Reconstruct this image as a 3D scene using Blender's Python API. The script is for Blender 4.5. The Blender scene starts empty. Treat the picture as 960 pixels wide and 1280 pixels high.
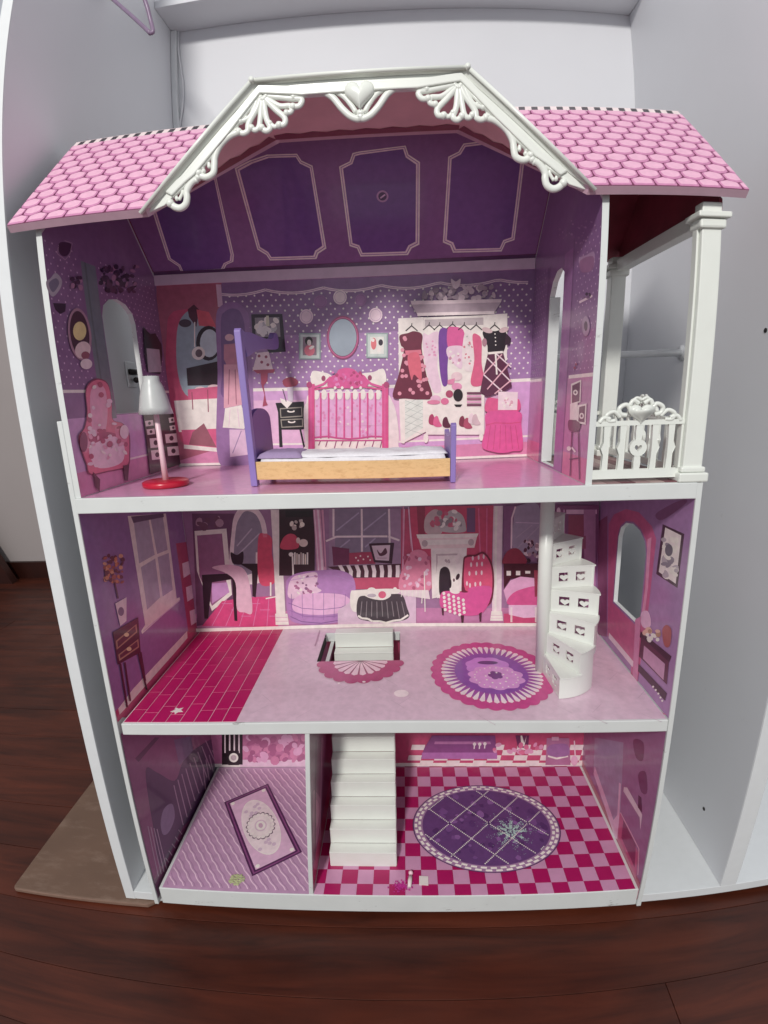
import bpy, bmesh, math, random
from math import sin, cos, pi, radians, hypot, atan2
from mathutils import Vector, Matrix, Euler, noise
from mathutils.geometry import tessellate_polygon
random.seed(4)
S = bpy.context.scene
COL = S.collection
# ------------------------------------------------------------------ camera (wide phone lens with barrel distortion)
CAMP = Vector((.432, -.6209, .8223))
CROT = Euler((1.3359, .0334, .0351), 'XYZ')
LF, LK2, LK3, LK4 = 578.8673, -.2222, -.0897, .0825      # theta(t) = t + k2 t^2 + k3 t^3 + k4 t^4, t = r/f
cd = bpy.data.cameras.new('camera')
cam = bpy.data.objects.new('camera', cd); COL.objects.link(cam)
cam.location = CAMP; cam.rotation_euler = CROT
cd.type = 'PANO'
cd.sensor_fit = 'VERTICAL'; cd.sensor_height = 36; cd.sensor_width = 27
cc = cd.cycles if hasattr(cd, 'cycles') and hasattr(cd.cycles, 'panorama_type') else cd
cc.panorama_type = 'FISHEYE_LENS_POLYNOMIAL'
q = 1280 / 36 / LF
# Blender's polynomial is written with the opposite sign
cc.fisheye_fov = radians(179)
cc.fisheye_polynomial_k0 = 0.0
cc.fisheye_polynomial_k1 = -q
cc.fisheye_polynomial_k2 = -LK2 * q**2
cc.fisheye_polynomial_k3 = -LK3 * q**3
cc.fisheye_polynomial_k4 = -LK4 * q**4
cd.clip_start = .02; cd.clip_end = 50
S.camera = cam
# ------------------------------------------------------------------ light: dim room, one ceiling lamp behind and left of the camera
w = bpy.data.worlds.new('World'); S.world = w; w.use_nodes = True
bg = w.node_tree.nodes['Background']; bg.inputs[0].default_value = (.87, .91, .97, 1); bg.inputs[1].default_value = .54
ld = bpy.data.lights.new('room_lamp', 'AREA'); ld.shape = 'DISK'; ld.size = .36; ld.energy = 92; ld.color = (1, .97, .93)
lo = bpy.data.objects.new('room_lamp', ld); COL.objects.link(lo)
lo.location = (-.25, -2.75, 2.62)
lo.rotation_euler = (Vector((.4, .2, .5)) - lo.location).to_track_quat('-Z', 'Y').to_euler()
S.view_settings.view_transform = 'Standard'; S.view_settings.look = 'None'
S.view_settings.exposure = -.08; S.view_settings.gamma = 1
S.cycles.max_bounces = 6; S.cycles.use_denoising = True

# ------------------------------------------------------------------ helpers
def lin(h, g=1.0):
    h = h.lstrip('#'); o = []
    for i in (0, 2, 4):
        c = int(h[i:i+2], 16) / 255
        c = c / 12.92 if c <= .04045 else ((c + .055) / 1.055) ** 2.4
        o.append(min(.92, c * g))
    return (*o, 1)

def material(name, col, rough=.45, metal=0., bump=0., scale=60., vary=.06, coat=0., attr=False):
    m = bpy.data.materials.new(name); m.use_nodes = True
    nt = m.node_tree; b = nt.nodes['Principled BSDF']; L = nt.links.new
    b.inputs['Roughness'].default_value = rough; b.inputs['Metallic'].default_value = metal
    b.inputs['Coat Weight'].default_value = coat; b.inputs['Coat Roughness'].default_value = .08
    geo = nt.nodes.new('ShaderNodeNewGeometry')
    n = nt.nodes.new('ShaderNodeTexNoise'); n.inputs['Scale'].default_value = scale; n.inputs['Detail'].default_value = 4
    L(geo.outputs['Position'], n.inputs['Vector'])
    mr = nt.nodes.new('ShaderNodeMapRange'); mr.inputs[3].default_value = 1 - vary; mr.inputs[4].default_value = 1 + vary
    mr.inputs[1].default_value = .25; mr.inputs[2].default_value = .75
    L(n.outputs['Fac'], mr.inputs[0])
    mul = nt.nodes.new('ShaderNodeVectorMath'); mul.operation = 'SCALE'
    if attr:
        a = nt.nodes.new('ShaderNodeAttribute'); a.attribute_name = 'ink'; L(a.outputs['Color'], mul.inputs[0])
    else:
        mul.inputs[0].default_value = col[:3]
    L(mr.outputs[0], mul.inputs['Scale']); L(mul.outputs[0], b.inputs['Base Color'])
    if bump:
        bn = nt.nodes.new('ShaderNodeBump'); bn.inputs['Strength'].default_value = bump; bn.inputs['Distance'].default_value = .001
        L(n.outputs['Fac'], bn.inputs['Height']); L(bn.outputs[0], b.inputs['Normal'])
    return m

M_WHITE = material('white_painted_board', lin('#dcdfdd'), .38, vary=.03, scale=25)
M_PLASTIC = material('white_plastic', lin('#e8ebe4'), .28, vary=.02, scale=40)
M_PRINT = material('printed_laminate', (1, 1, 1, 1), .30, attr=True, vary=.10, scale=90, coat=.35)
M_PINKEDGE = material('pink_board_edge', lin('#d8b4c4'), .45)
M_WARD = material('wardrobe_melamine', lin('#dcdde1'), .50, vary=.015, scale=8)
M_WARDEDGE = material('wardrobe_edge_band', lin('#e4e7e8'), .42, vary=.02)
M_CHROME = material('chrome', lin('#e4e6e8'), .30, .25)
M_SHINGLE = [material('pink_shingle', lin('#e8b2cb'), .5, vary=.08, scale=140), material('pink_shingle_rim', lin('#c984ab'), .5, vary=.1, scale=140)]
M_ROOFGAP = material('roof_joint', lin('#743455'), .6)
M_DARKRED = material('dark_red_underside', lin('#8e3444'), .45, vary=.25, scale=30)
M_DORMIN = material('dusty_rose_underside', lin('#ebc2c0'), .55, vary=.10, scale=25)
M_PURPLE = material('purple_toy_wood', lin('#8f7aba'), .42, vary=.04, scale=50)
M_PURPLED = material('deep_purple_toy_wood', lin('#6e5098'), .42, vary=.04, scale=50)
M_TAN = material('tan_toy_wood', lin('#e3bd86'), .5, vary=.06, scale=20)
M_CLOTH = material('white_cloth', lin('#ece9ee'), .9, bump=.5, scale=300)
M_LILAC = material('lilac_cloth', lin('#a58fb4'), .9, bump=.4, scale=300)
M_RED = material('red_plastic', lin('#c01f38'), .3, vary=.05)
M_PINKP = material('pink_plastic', lin('#f0ccd4'), .35)
M_SHADE = material('milky_plastic', lin('#d9dddb'), .35)
M_SHADE.node_tree.nodes['Principled BSDF'].inputs['Transmission Weight'].default_value = .25
M_HOLE = material('dark_void', lin('#1a1216'), .7)
M_ROOM = material('room_wall_paint', lin('#b9afac'), .8, vary=.03, scale=3)
M_DARKWD = material('dark_wood', lin('#35160f'), .4, vary=.3, scale=12)
M_SHEET = material('hardboard', lin('#6f5647'), .55, vary=.10, scale=14, bump=.1)
M_SHEETE = material('hardboard_edge', lin('#84695b'), .6, vary=.12, scale=60)
M_PAPER = material('white_paper', lin('#e6dcd8'), .8)
M_GREEN = material('faded_green_smear', lin('#b9bd8e'), .7, vary=.2, scale=120)
M_GLIT = material('pale_mint_residue', lin('#b4ccc6'), .5, vary=.35, scale=260)
M_MAG = material('magenta_glitter', lin('#c0328e'), .3, vary=.4, scale=500)
M_HANGER = material('mauve_hanger_plastic', lin('#87738c'), .35)
M_MIRROR = material('silver_mirror_foil', lin('#b4bcc6'), .22, .55)

def scuff(m, scale, lo, hi, dark):
    nt = m.node_tree; b = nt.nodes['Principled BSDF']; L = nt.links.new
    src = b.inputs['Base Color'].links[0].from_socket
    g = nt.nodes.new('ShaderNodeNewGeometry'); mp = nt.nodes.new('ShaderNodeMapping'); mp.inputs['Scale'].default_value = (.35, 1, 1); L(g.outputs['Position'], mp.inputs['Vector'])
    n = nt.nodes.new('ShaderNodeTexNoise'); n.inputs['Scale'].default_value = scale; n.inputs['Detail'].default_value = 8; n.inputs['Roughness'].default_value = .75; L(mp.outputs[0], n.inputs['Vector'])
    r = nt.nodes.new('ShaderNodeMapRange'); r.inputs[1].default_value = lo; r.inputs[2].default_value = hi; r.inputs[3].default_value = 0; r.inputs[4].default_value = 1; L(n.outputs['Fac'], r.inputs[0])
    mx = nt.nodes.new('ShaderNodeMix'); mx.data_type = 'RGBA'; mx.inputs[7].default_value = dark
    L(r.outputs[0], mx.inputs[0]); L(src, mx.inputs[6]); L(mx.outputs[2], b.inputs['Base Color'])
scuff(M_WHITE, 70, .62, .72, lin('#8f8a88')); scuff(M_WARD, 22, .68, .80, lin('#b5b5b8')); scuff(M_PRINT, 120, .70, .78, lin('#b6a2ae'))
scuff(M_SHEET, 30, .50, .75, lin('#8a7263')); scuff(M_TAN, 200, .50, .72, lin('#c99f68')); scuff(M_RED, 150, .66, .74, lin('#8e1628'))
def wood_floor():
    m = bpy.data.materials.new('varnished_dark_wood'); m.use_nodes = True
    nt = m.node_tree; b = nt.nodes['Principled BSDF']; L = nt.links.new
    g = nt.nodes.new('ShaderNodeNewGeometry'); mp = nt.nodes.new('ShaderNodeMapping'); mp.inputs['Scale'].default_value = (1.1, 9, 9)
    oi = nt.nodes.new('ShaderNodeObjectInfo')
    L(g.outputs['Position'], mp.inputs['Vector'])
    n = nt.nodes.new('ShaderNodeTexNoise'); n.inputs['Scale'].default_value = 2.6; n.inputs['Detail'].default_value = 12; n.inputs['Roughness'].default_value = .62; n.inputs['Distortion'].default_value = .5
    L(mp.outputs[0], n.inputs['Vector'])
    r = nt.nodes.new('ShaderNodeValToRGB'); e = r.color_ramp.elements
    e[0].position = .30; e[0].color = lin('#2e120b'); e[1].position = .72; e[1].color = lin('#622d1c')
    L(n.outputs['Fac'], r.inputs[0])
    hs = nt.nodes.new('ShaderNodeHueSaturation'); mr = nt.nodes.new('ShaderNodeMapRange'); mr.inputs[3].default_value = .85; mr.inputs[4].default_value = 1.12
    L(oi.outputs['Random'], mr.inputs[0]); L(mr.outputs[0], hs.inputs['Value']); L(r.outputs[0], hs.inputs['Color']); L(hs.outputs[0], b.inputs['Base Color'])
    n2 = nt.nodes.new('ShaderNodeTexNoise'); n2.inputs['Scale'].default_value = 9; L(g.outputs['Position'], n2.inputs['Vector'])
    m2 = nt.nodes.new('ShaderNodeMapRange'); m2.inputs[3].default_value = .28; m2.inputs[4].default_value = .55; L(n2.outputs['Fac'], m2.inputs[0]); L(m2.outputs[0], b.inputs['Roughness'])
    b.inputs['Specular IOR Level'].default_value = .4
    return m
M_FLOOR = wood_floor()

def empty(name, loc, label, cat, group=None):
    o = bpy.data.objects.new(name, None); COL.objects.link(o); o.location = loc; o.empty_display_size = .02
    o['label'] = label; o['category'] = cat
    if group: o['group'] = group
    return o
def attach(o, parent):
    if parent is None: return
    o.parent = parent
    if parent.type == 'EMPTY': o.matrix_parent_inverse = Matrix.Translation(-Vector(parent.location))
def mesh(name, vs, fs, mats, parent=None, mi=None, smooth=False, bevel=0):
    me = bpy.data.meshes.new(name); me.from_pydata([tuple(v) for v in vs], [], fs)
    for m in (mats if isinstance(mats, (list, tuple)) else [mats]): me.materials.append(m)
    if mi: me.polygons.foreach_set('material_index', mi)
    if smooth: me.polygons.foreach_set('use_smooth', [True] * len(me.polygons))
    me.update()
    o = bpy.data.objects.new(name, me); COL.objects.link(o); attach(o, parent)
    if bevel:
        b = o.modifiers.new('b', 'BEVEL'); b.width = bevel; b.segments = 2; b.limit_method = 'ANGLE'
    return o
BF = [(0, 3, 2, 1), (4, 5, 6, 7), (0, 1, 5, 4), (1, 2, 6, 5), (2, 3, 7, 6), (3, 0, 4, 7)]
def boxv(x0, x1, y0, y1, z0, z1):
    return [(x0, y0, z0), (x1, y0, z0), (x1, y1, z0), (x0, y1, z0), (x0, y0, z1), (x1, y0, z1), (x1, y1, z1), (x0, y1, z1)]
def box(name, x0, x1, y0, y1, z0, z1, m, parent=None, bevel=.0008):
    return mesh(name, boxv(x0, x1, y0, y1, z0, z1), BF, m, parent, bevel=bevel)
def boxes(name, lst, m, parent=None, bevel=.0006):
    vs, fs = [], []
    for b in lst:
        n = len(vs); vs += boxv(*b); fs += [tuple(i + n for i in f) for f in BF]
    return mesh(name, vs, fs, m, parent, bevel=bevel)
def lathe(name, prof, c, m, parent=None, n=32, axis=None):
    vs, fs = [], []
    for r, z in prof:
        for k in range(n):
            a = 2 * pi * k / n; vs.append((c[0] + r * cos(a), c[1] + r * sin(a), c[2] + z))
    for i in range(len(prof) - 1):
        for k in range(n):
            fs.append((i * n + k, i * n + (k + 1) % n, (i + 1) * n + (k + 1) % n, (i + 1) * n + k))
    fs.append(tuple(range(n))[::-1]); fs.append(tuple((len(prof) - 1) * n + k for k in range(n)))
    return mesh(name, vs, fs, m, parent, smooth=True)
def tube_geo(pts, r, n=8, closed=False, flat=1.0):
    pts = [Vector(p) for p in pts]; vs, fs = [], []; N = len(pts)
    rr = r if isinstance(r, (list, tuple)) else [r] * N
    up = Vector((0, 0, 1))
    for i, p in enumerate(pts):
        a = pts[(i - 1) % N] if (closed or i > 0) else p; b = pts[(i + 1) % N] if (closed or i < N - 1) else p
        t = (b - a).normalized() if (b - a).length > 1e-9 else Vector((1, 0, 0))
        s = t.cross(Vector((0, 1, 0)))
        if s.length < .05: s = t.cross(Vector((1, 0, 0)))
        s.normalize(); u = s.cross(t).normalized()
        for k in range(n):
            g = 2 * pi * k / n; vs.append(p + s * cos(g) * rr[i] + u * sin(g) * rr[i] * flat)
    for i in range(N if closed else N - 1):
        j = (i + 1) % N
        for k in range(n): fs.append((i * n + k, i * n + (k + 1) % n, j * n + (k + 1) % n, j * n + k))
    if not closed:
        fs.append(tuple(range(n))[::-1]); fs.append(tuple((N - 1) * n + k for k in range(n)))
    return vs, fs
class MB:
    def __init__(s): s.v, s.f = [], []
    def add(s, vf):
        n = len(s.v); s.v += [tuple(v) for v in vf[0]]; s.f += [tuple(i + n for i in f) for f in vf[1]]; return s
    def build(s, name, m, parent=None, smooth=True, bevel=0): return mesh(name, s.v, s.f, m, parent, smooth=smooth, bevel=bevel)
def catmull(pts, closed=True, k=6):
    N = len(pts); out = []
    rng = range(N) if closed else range(N - 1)
    for i in rng:
        g = lambda j: pts[j % N] if closed else pts[max(0, min(N - 1, j))]
        p0, p1, p2, p3 = g(i - 1), g(i), g(i + 1), g(i + 2)
        for s in range(k):
            t = s / k
            out.append(tuple(.5 * (2 * p1[d] + (p2[d] - p0[d]) * t + (2 * p0[d] - 5 * p1[d] + 4 * p2[d] - p3[d]) * t * t + (3 * p1[d] - p0[d] - 3 * p2[d] + p3[d]) * t ** 3) for d in range(len(p1))))
    if not closed: out.append(tuple(pts[-1]))
    return out
# lens model inverted once, so outlines read off the photograph can be laid on the real walls and floors
CM = CROT.to_matrix()
def pxray(u, v):
    dx, dy = u - 480, 640 - v; r = hypot(dx, dy); t = r / LF
    th = t + LK2 * t**2 + LK3 * t**3 + LK4 * t**4; r = max(r, 1e-9)
    return CM @ Vector((sin(th) * dx / r, sin(th) * dy / r, -cos(th)))
class Plane:
    """a wall or floor face: origin, axes U and V, normal N towards the room"""
    def __init__(s, O, U, V):
        s.O, s.U, s.V = Vector(O), Vector(U).normalized(), Vector(V).normalized(); s.N = s.U.cross(s.V).normalized(); s.lay = 0
        if s.N.dot(CAMP - s.O) < 0: s.N = -s.N
    def px(s, u, v):
        d = pxray(u, v); t = (s.O - CAMP).dot(s.N) / d.dot(s.N); p = CAMP + d * t - s.O
        return (p.dot(s.U), p.dot(s.V))
    def at(s, a, b, off=0): return s.O + s.U * a + s.V * b + s.N * off
def on(u, v, ax, val):
    d = pxray(u, v); i = 'xyz'.index(ax); return CAMP + d * ((val - CAMP[i]) / d[i])
def plate_geo(pl, outer, holes, front, back):
    """solid plate between offsets front and back along the plane's normal, with holes"""
    loops = [outer] + holes
    flat = [p for l in loops for p in l]
    tris = tessellate_polygon([[Vector((a, b, 0)) for a, b in l] for l in loops])
    n = len(flat); vs = [pl.at(a, b, front) for a, b in flat] + [pl.at(a, b, back) for a, b in flat]
    fs = []
    for t in tris:
        p = [flat[i] for i in t]
        area = (p[1][0]-p[0][0])*(p[2][1]-p[0][1]) - (p[1][1]-p[0][1])*(p[2][0]-p[0][0])
        if abs(area) < 1e-12: continue
        flip = (area < 0) != (pl.U.cross(pl.V).dot(pl.N) < 0)
        t = tuple(t)[::-1] if flip else tuple(t)
        fs.append(t); fs.append(tuple(i + n for i in t)[::-1])
    k = 0
    nf = len(fs)
    for l in loops:
        m = len(l)
        for i in range(m):
            j = (i + 1) % m; fs.append((k + i, k + j, n + k + j, n + k + i))
        k += m
    return vs, fs, nf
def plate(name, pl, outer, holes, front, back, m, parent=None, bevel=0, edge=None):
    vs, fs, nf = plate_geo(pl, outer, holes, front, back)
    mats = [m] if edge is None else [m, edge]
    mi = None if edge is None else [0] * nf + [1] * (len(fs) - nf)
    o = mesh(name, vs, fs, mats, parent, mi=mi, bevel=bevel)
    bm = bmesh.new(); bm.from_mesh(o.data); bmesh.ops.recalc_face_normals(bm, faces=bm.faces); bm.to_mesh(o.data); bm.free()
    return o

GAIN = 2.1; DESAT = .28
STEP = .000014
class Print:
    """flat print on a plane; every shape lies a hair above the one before"""
    def __init__(s, pl, Z=(1, 0, 0), gain=None, base=None):
        s.pl, s.Z, s.g = pl, Z, gain or GAIN; s.v, s.f, s.c = [], [], []
    def P(s, x, y): return s.pl.px(x / s.Z[0] + s.Z[1], y / s.Z[0] + s.Z[2])
    def up(s): s.pl.lay += 1; return .00012 + s.pl.lay * STEP
    def raw(s, col, pts, off, holes=()):
        flat = list(pts) + [p for h in holes for p in h]; n = len(s.v)
        s.v += [s.pl.at(a, b, off) for a, b in flat]
        if holes or len(pts) > 4:
            tr = tessellate_polygon([[Vector((a, b, 0)) for a, b in l] for l in [pts] + list(holes)])
        else: tr = [tuple(range(len(pts)))]
        cc = lin(col, s.g); y_ = .25*cc[0]+.6*cc[1]+.15*cc[2]; cc = tuple((c+(y_-c)*DESAT)*k_ for c, k_ in zip(cc[:3], (1.05, .97, .90)))+(1,)
        for t in tr: s.f.append(tuple(i + n for i in t)); s.c.append(cc)
    def w(s, col, pts, holes=()): s.raw(col, pts, s.up(), holes); return s
    def wr(s, col, a0, a1, b0, b1): return s.w(col, [(a0, b0), (a1, b0), (a1, b1), (a0, b1)])
    def wdots(s, col, pts, r, n=6):
        o = s.up()
        for a, b in pts: s.raw(col, [(a + r * cos(2*pi*k/n), b + r * sin(2*pi*k/n)) for k in range(n)], o)
        return s
    def wline(s, col, pts, wd, off=None):
        o = s.up() if off is None else off
        for (a, b), (c, d) in zip(pts, pts[1:]):
            off = o + (STEP*.45 if len(s.f) % 2 else 0)
            L = hypot(c-a, d-b) or 1; nx, ny = -(d-b)/L*wd/2, (c-a)/L*wd/2
            s.raw(col, [(a+nx, b+ny), (c+nx, d+ny), (c-nx, d-ny), (a-nx, b-ny)], off)
        return s
    def p(s, col, *xy): return s.w(col, [s.P(xy[i], xy[i+1]) for i in range(0, len(xy), 2)])
    def s(s, col, *xy): return s.w(col, [s.P(*t) for t in catmull([(xy[i], xy[i+1]) for i in range(0, len(xy), 2)], True, 5)])
    def r(s, col, x0, y0, x1, y1): return s.p(col, x0, y0, x1, y0, x1, y1, x0, y1)
    def e(s, col, cx, cy, rx, ry, rot=0, n=20):
        c, q = cos(rot), sin(rot)
        return s.w(col, [s.P(cx + rx*cos(t)*c - ry*sin(t)*q, cy + rx*cos(t)*q + ry*sin(t)*c) for t in [2*pi*k/n for k in range(n)]])
    def l(s, col, wd, *xy):
        o = s.up(); pts = [(xy[i], xy[i+1]) for i in range(0, len(xy), 2)]
        for (a, b), (c, d) in zip(pts, pts[1:]):
            L = hypot(c-a, d-b) or 1; nx, ny = -(d-b)/L*wd/2, (c-a)/L*wd/2
            s.raw(col, [s.P(a+nx, b+ny), s.P(c+nx, d+ny), s.P(c-nx, d-ny), s.P(a-nx, b-ny)], o + (STEP*.45 if len(s.f) % 2 else 0))
        return s
    def d(s, col, r, *xy, n=7):
        o = s.up()
        for i in range(0, len(xy), 2): s.raw(col, [s.P(xy[i] + r*cos(2*pi*k/n), xy[i+1] + r*sin(2*pi*k/n)) for k in range(n)], o + STEP*.9*i/len(xy))
        return s
    def blobs(s, cols, x0, y0, x1, y1, n, r0, r1, seed=1):
        R = random.Random(seed)
        for _ in range(n): s.e(R.choice(cols), R.uniform(x0, x1), R.uniform(y0, y1), R.uniform(r0, r1), R.uniform(r0, r1), R.random()*3, 9)
        return s
    def build(s, name, parent, label=None, mat=None):
        me = bpy.data.meshes.new(name); me.from_pydata([tuple(v) for v in s.v], [], s.f)
        ca = me.color_attributes.new('ink', 'FLOAT_COLOR', 'CORNER')
        buf = []
        for f, c in zip(me.polygons, s.c): buf += list(c) * f.loop_total
        ca.data.foreach_set('color', buf)
        me.materials.append(mat or M_PRINT); me.update()
        bm = bmesh.new(); bm.from_mesh(me)
        for f in bm.faces:
            f.normal_update()
            if f.normal.dot(s.pl.N) < 0: f.normal_flip()
        bm.to_mesh(me); bm.free()
        o = bpy.data.objects.new(name, me); COL.objects.link(o); attach(o, parent)
        if label: o['label'] = label
        return o

# ------------------------------------------------------------------ sizes (metres)
W = .80; YB = .293                      # width, depth of the doll's house
Z1, Z2, Z2B, Z3, Z3B = .036, .362, .3434, .702, .6814
UX0, UX1 = .008, .661                   # inner faces of the upper room
RX = .797                               # inner face of the lower right wall
EAVE = (-.015, 1.0345); RIDGE = (.151, 1.197)
# ------------------------------------------------------------------ setting: floor planks, room wall, wardrobe
FZ = -.030
fl = mesh('floor', [(-4, -2.5, FZ-.006), (4, -2.5, FZ-.006), (4, 1.85, FZ-.006), (-4, 1.85, FZ-.006)], [(0, 1, 2, 3)], M_DARKWD); fl['kind'] = 'structure'
pw = .118; yy = -1.3; k = 0; pm = {}
while yy < 1.7:
    x = -3.2 + random.uniform(-.5, 0)
    while x < 2.6:
        L = random.choice([1.9, 2.4, 2.9])
        if L not in pm:
            pm[L] = mesh('plank', boxv(0, L-.0010, 0, pw-.0010, -.005, 0), BF, M_FLOOR, fl, bevel=.0005); o = pm[L]
        else:
            o = pm[L].copy(); COL.objects.link(o)
        o.name = 'plank'; o.location = (x, yy, FZ + random.uniform(-.0003, .0003)); x += L; k += 1
    yy += pw
rw = box('wall', -4, .2, 1.70, 1.80, FZ, 2.6, M_ROOM); rw['kind'] = 'structure'
sk = box('skirting_board', -4, .2, 1.68, 1.70, FZ-.004, .055, M_DARKWD, rw)
# dark wooden door edge far behind on the left
dp = empty('wooden_door', (-1.75, 1.62, FZ), 'dark wooden door standing in the gloom beyond the left side of the wardrobe', 'door')
mesh('door_leaf', [(-2.6, 1.60, FZ), (-1.52, 1.60, FZ), (-1.52, 1.64, FZ), (-2.6, 1.64, FZ), (-2.6, 1.60, .40), (-1.72, 1.60, .40), (-1.72, 1.64, .40), (-2.6, 1.64, .40)], BF, M_DARKWD, dp)

WA = empty('wardrobe', (.45, .3, -.018), 'open white wardrobe carcass standing round the dollhouse', 'wardrobe')
WX0, WX1, WY, WZ = -.0548, .9547, .602, 1.635
box('side_panel', WX0-.018, WX0, .0215, WY+.0, -.018, 2.3, M_WARD, WA)
box('edge_band', WX0-.0182, WX0-.0002, .0196, .0214, -.018, 2.3, M_WARDEDGE, WA)
box('side_panel', WX1, WX1+.030, .0215, WY, .0005, 2.3, M_WARD, WA)
box('edge_band', WX1+.0002, WX1+.0298, .0196, .0214, .0005, 2.3, M_WARDEDGE, WA)
box('back_panel', WX0-.018, 1.9, WY+.0005, WY+.012, -.018, 2.3, M_WARD, WA)
box('base_panel', WX0-.0005, 1.9, .020, WY, -.0175, 0, M_WARDEDGE, WA)
box('shelf', WX0+.0005, WX1-.0005, .50, WY, WZ, WZ+.018, M_WARD, WA)
box('corner_strip', WX0+.0005, WX0+.013, WY-.012, WY, .001, WZ-.0005, M_WARDEDGE, WA)
MB().add(tube_geo([(WX0+.001, .36, .8777), (WX1-.001, .36, .8777)], .0065, 16)).build('clothes_rail', M_CHROME, WA)
for x in (WX0+.002, WX1-.002): lathe_o = MB().add(tube_geo([(x-.0015, .36, .8777), (x+.0015, .36, .8777)], .014, 16)).build('rail_bracket', M_CHROME, WA)
for (u, v) in ((957, 413), (880, 1011)):
    p = on(u, v, 'x', WX1-.0002)
    MB().add(tube_geo([p, p + Vector((-.0006, 0, 0))], .0035, 12)).build('shelf_pin_hole', M_HOLE, WA)
for (y, z) in ((.36, .80), (.36, .735), (.36, .715)):
    pass
p = [on(u, v, 'y', WY-.004) for u, v in catmull([(223, 20), (223, 60), (226, 84), (229, 108), (228, 135), (224, 165), (222, 230), (224, 300)], False, 6)]
cb = MB().add(tube_geo(p, .0022, 8)).build('cable', M_WARD); cb['label'] = 'thin pale cable hanging down the back left corner of the wardrobe'; cb['category'] = 'cable'
so = empty('power_socket', (.79, WY-.004, .75), 'white wall socket seen through the upper room doorway', 'socket')
for (u, v, a, b) in ((695.5, 503, .017, .020),):
    c = on(u, v, 'y', WY)
    box('cover_plate', c.x-a, c.x+a, WY-.008, WY-.0005, c.z-b, c.z+b, M_PLASTIC, so)
    box('socket_slot', c.x-.004, c.x+.004, WY-.009, WY-.0078, c.z-.003, c.z+.003, M_HOLE, so)
# hanger hanging from the upper rail, only its lower corner reaches the picture
hg = empty('clothes_hanger', tuple(on(176, 0, 'y', .2)), 'mauve plastic clothes hanger hanging at the top left of the wardrobe', 'hanger')
c0 = on(188, 41, 'y', .20); c1 = on(142, 0, 'y', .26); c2 = on(176, 0, 'y', .20)
far = c0 + (c1 - c0) * 5; apex = c0 + (c2 - c0) * 2.2 + (c1 - c0) * 1.2
MB().add(tube_geo(catmull([tuple(c0), tuple(c0.lerp(far, .1)), tuple(c0.lerp(far, .9)), tuple(far), tuple(far.lerp(apex, .3)), tuple(apex), tuple(c2 + (c2-c0)*.5), tuple(c0.lerp(c2, .3) + Vector((.006, 0, 0)))], True, 6), .0034, 8, True)).build('hanger_frame', M_HANGER, hg)
MB().add(tube_geo([tuple(apex + Vector((.02*sin(t), 0, .05 - .02*cos(t)))) for t in [k*.35 for k in range(12)]] , .002, 6)).build('hook', M_CHROME, hg)
# hardboard sheet under the wardrobe
hb = plate('hardboard_sheet', Plane((0, 0, -.0185), (1, 0, 0), (0, 1, 0)), [(-.30, .012), (-.296, .007), (-.03, .012), (.02, .05), (1.9, .05), (1.9, .60), (-.3017, .60)], [], 0, -.0105, M_SHEET, None, .003, edge=M_SHEETE)
hb['label'] = 'brown hardboard sheet lying on the floor under the wardrobe'; hb['category'] = 'board'

# ------------------------------------------------------------------ doll's house shell
DH = empty('dollhouse', (.4, .15, .0), 'three storey pink and purple dollhouse with balcony and pink tiled roof', 'dollhouse')
H = DH
PBU = Plane((0, YB, 0), (1, 0, 0), (0, 0, 1)); PBM = Plane((0, YB, 0), (1, 0, 0), (0, 0, 1)); PBL = Plane((0, YB, 0), (1, 0, 0), (0, 0, 1))
PLU = Plane((UX0, 0, 0), (0, 1, 0), (0, 0, 1)); PRU = Plane((UX1, 0, 0), (0, 1, 0), (0, 0, 1))
PLM = Plane((.0005, 0, 0), (0, 1, 0), (0, 0, 1)); PRM = Plane((RX, 0, 0), (0, 1, 0), (0, 0, 1))
PF1 = Plane((0, 0, Z1), (1, 0, 0), (0, 1, 0)); PF2 = Plane((0, 0, Z2), (1, 0, 0), (0, 1, 0)); PF3 = Plane((0, 0, Z3), (1, 0, 0), (0, 1, 0))
PCL = Plane((0, .151, 1.187), (1, 0, 0), (0, YB-.151, 1.045-1.187))
# floors
base = box('floor_panel', .0065, W-.0035, .003, YB, 0, Z1, M_WHITE, H, .0012); base['label'] = 'white bottom floor panel'
HOLE = [(.2685, .163), (.4177, .163), (.4177, .268), (.2685, .268)]
mid = plate('floor_panel', PF2, [(.0065, 0), (W-.0035, 0), (W-.0035, YB), (.0065, YB)], [HOLE], 0, -(Z2-Z2B), M_WHITE, H, .001); mid['label'] = 'middle floor panel with a stair opening'
top = box('floor_panel', .001, W-.0035, -.002, YB, Z3B, Z3, M_WHITE, H, .001); top['label'] = 'white upper floor panel reaching under the balcony'
# outer walls
wlL = box('side_wall', -.0065, .0005, 0, YB+.006, 0, .802, M_WHITE, H)
def arch(y0, y1, z0, z1, rise, n=7):
    c = (y0+y1)/2; hw = (y1-y0)/2
    return [(y0, z0), (y1, z0)] + [(c + hw*cos(pi*k/(n-1)), z1-rise + rise*sin(pi*k/(n-1))) for k in range(n)]
HR = arch(.1096, .206, .452, .6065, .035)
wlR = plate('side_wall', PRM, [(0, 0), (YB+.006, 0), (YB+.006, Z3-.0005), (0, Z3-.0005)], [HR], 0, -.0068, M_WHITE, H)
HL = arch(.114, .2065, .806, .9738, .030)
gable = lambda e: [(.001, Z3+.0002), (YB, Z3+.0002), (YB, 1.036), (.151, 1.178), (.001, 1.031)]
wuL = plate('side_wall', PLU, gable(0), [HL], 0, -.0078, M_WHITE, H)
HD = [(.132, Z3+.004), (.1995, Z3+.004), (.1995, .955), (.185, .975), (.165, .986), (.145, .986), (.132, .978)]
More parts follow.
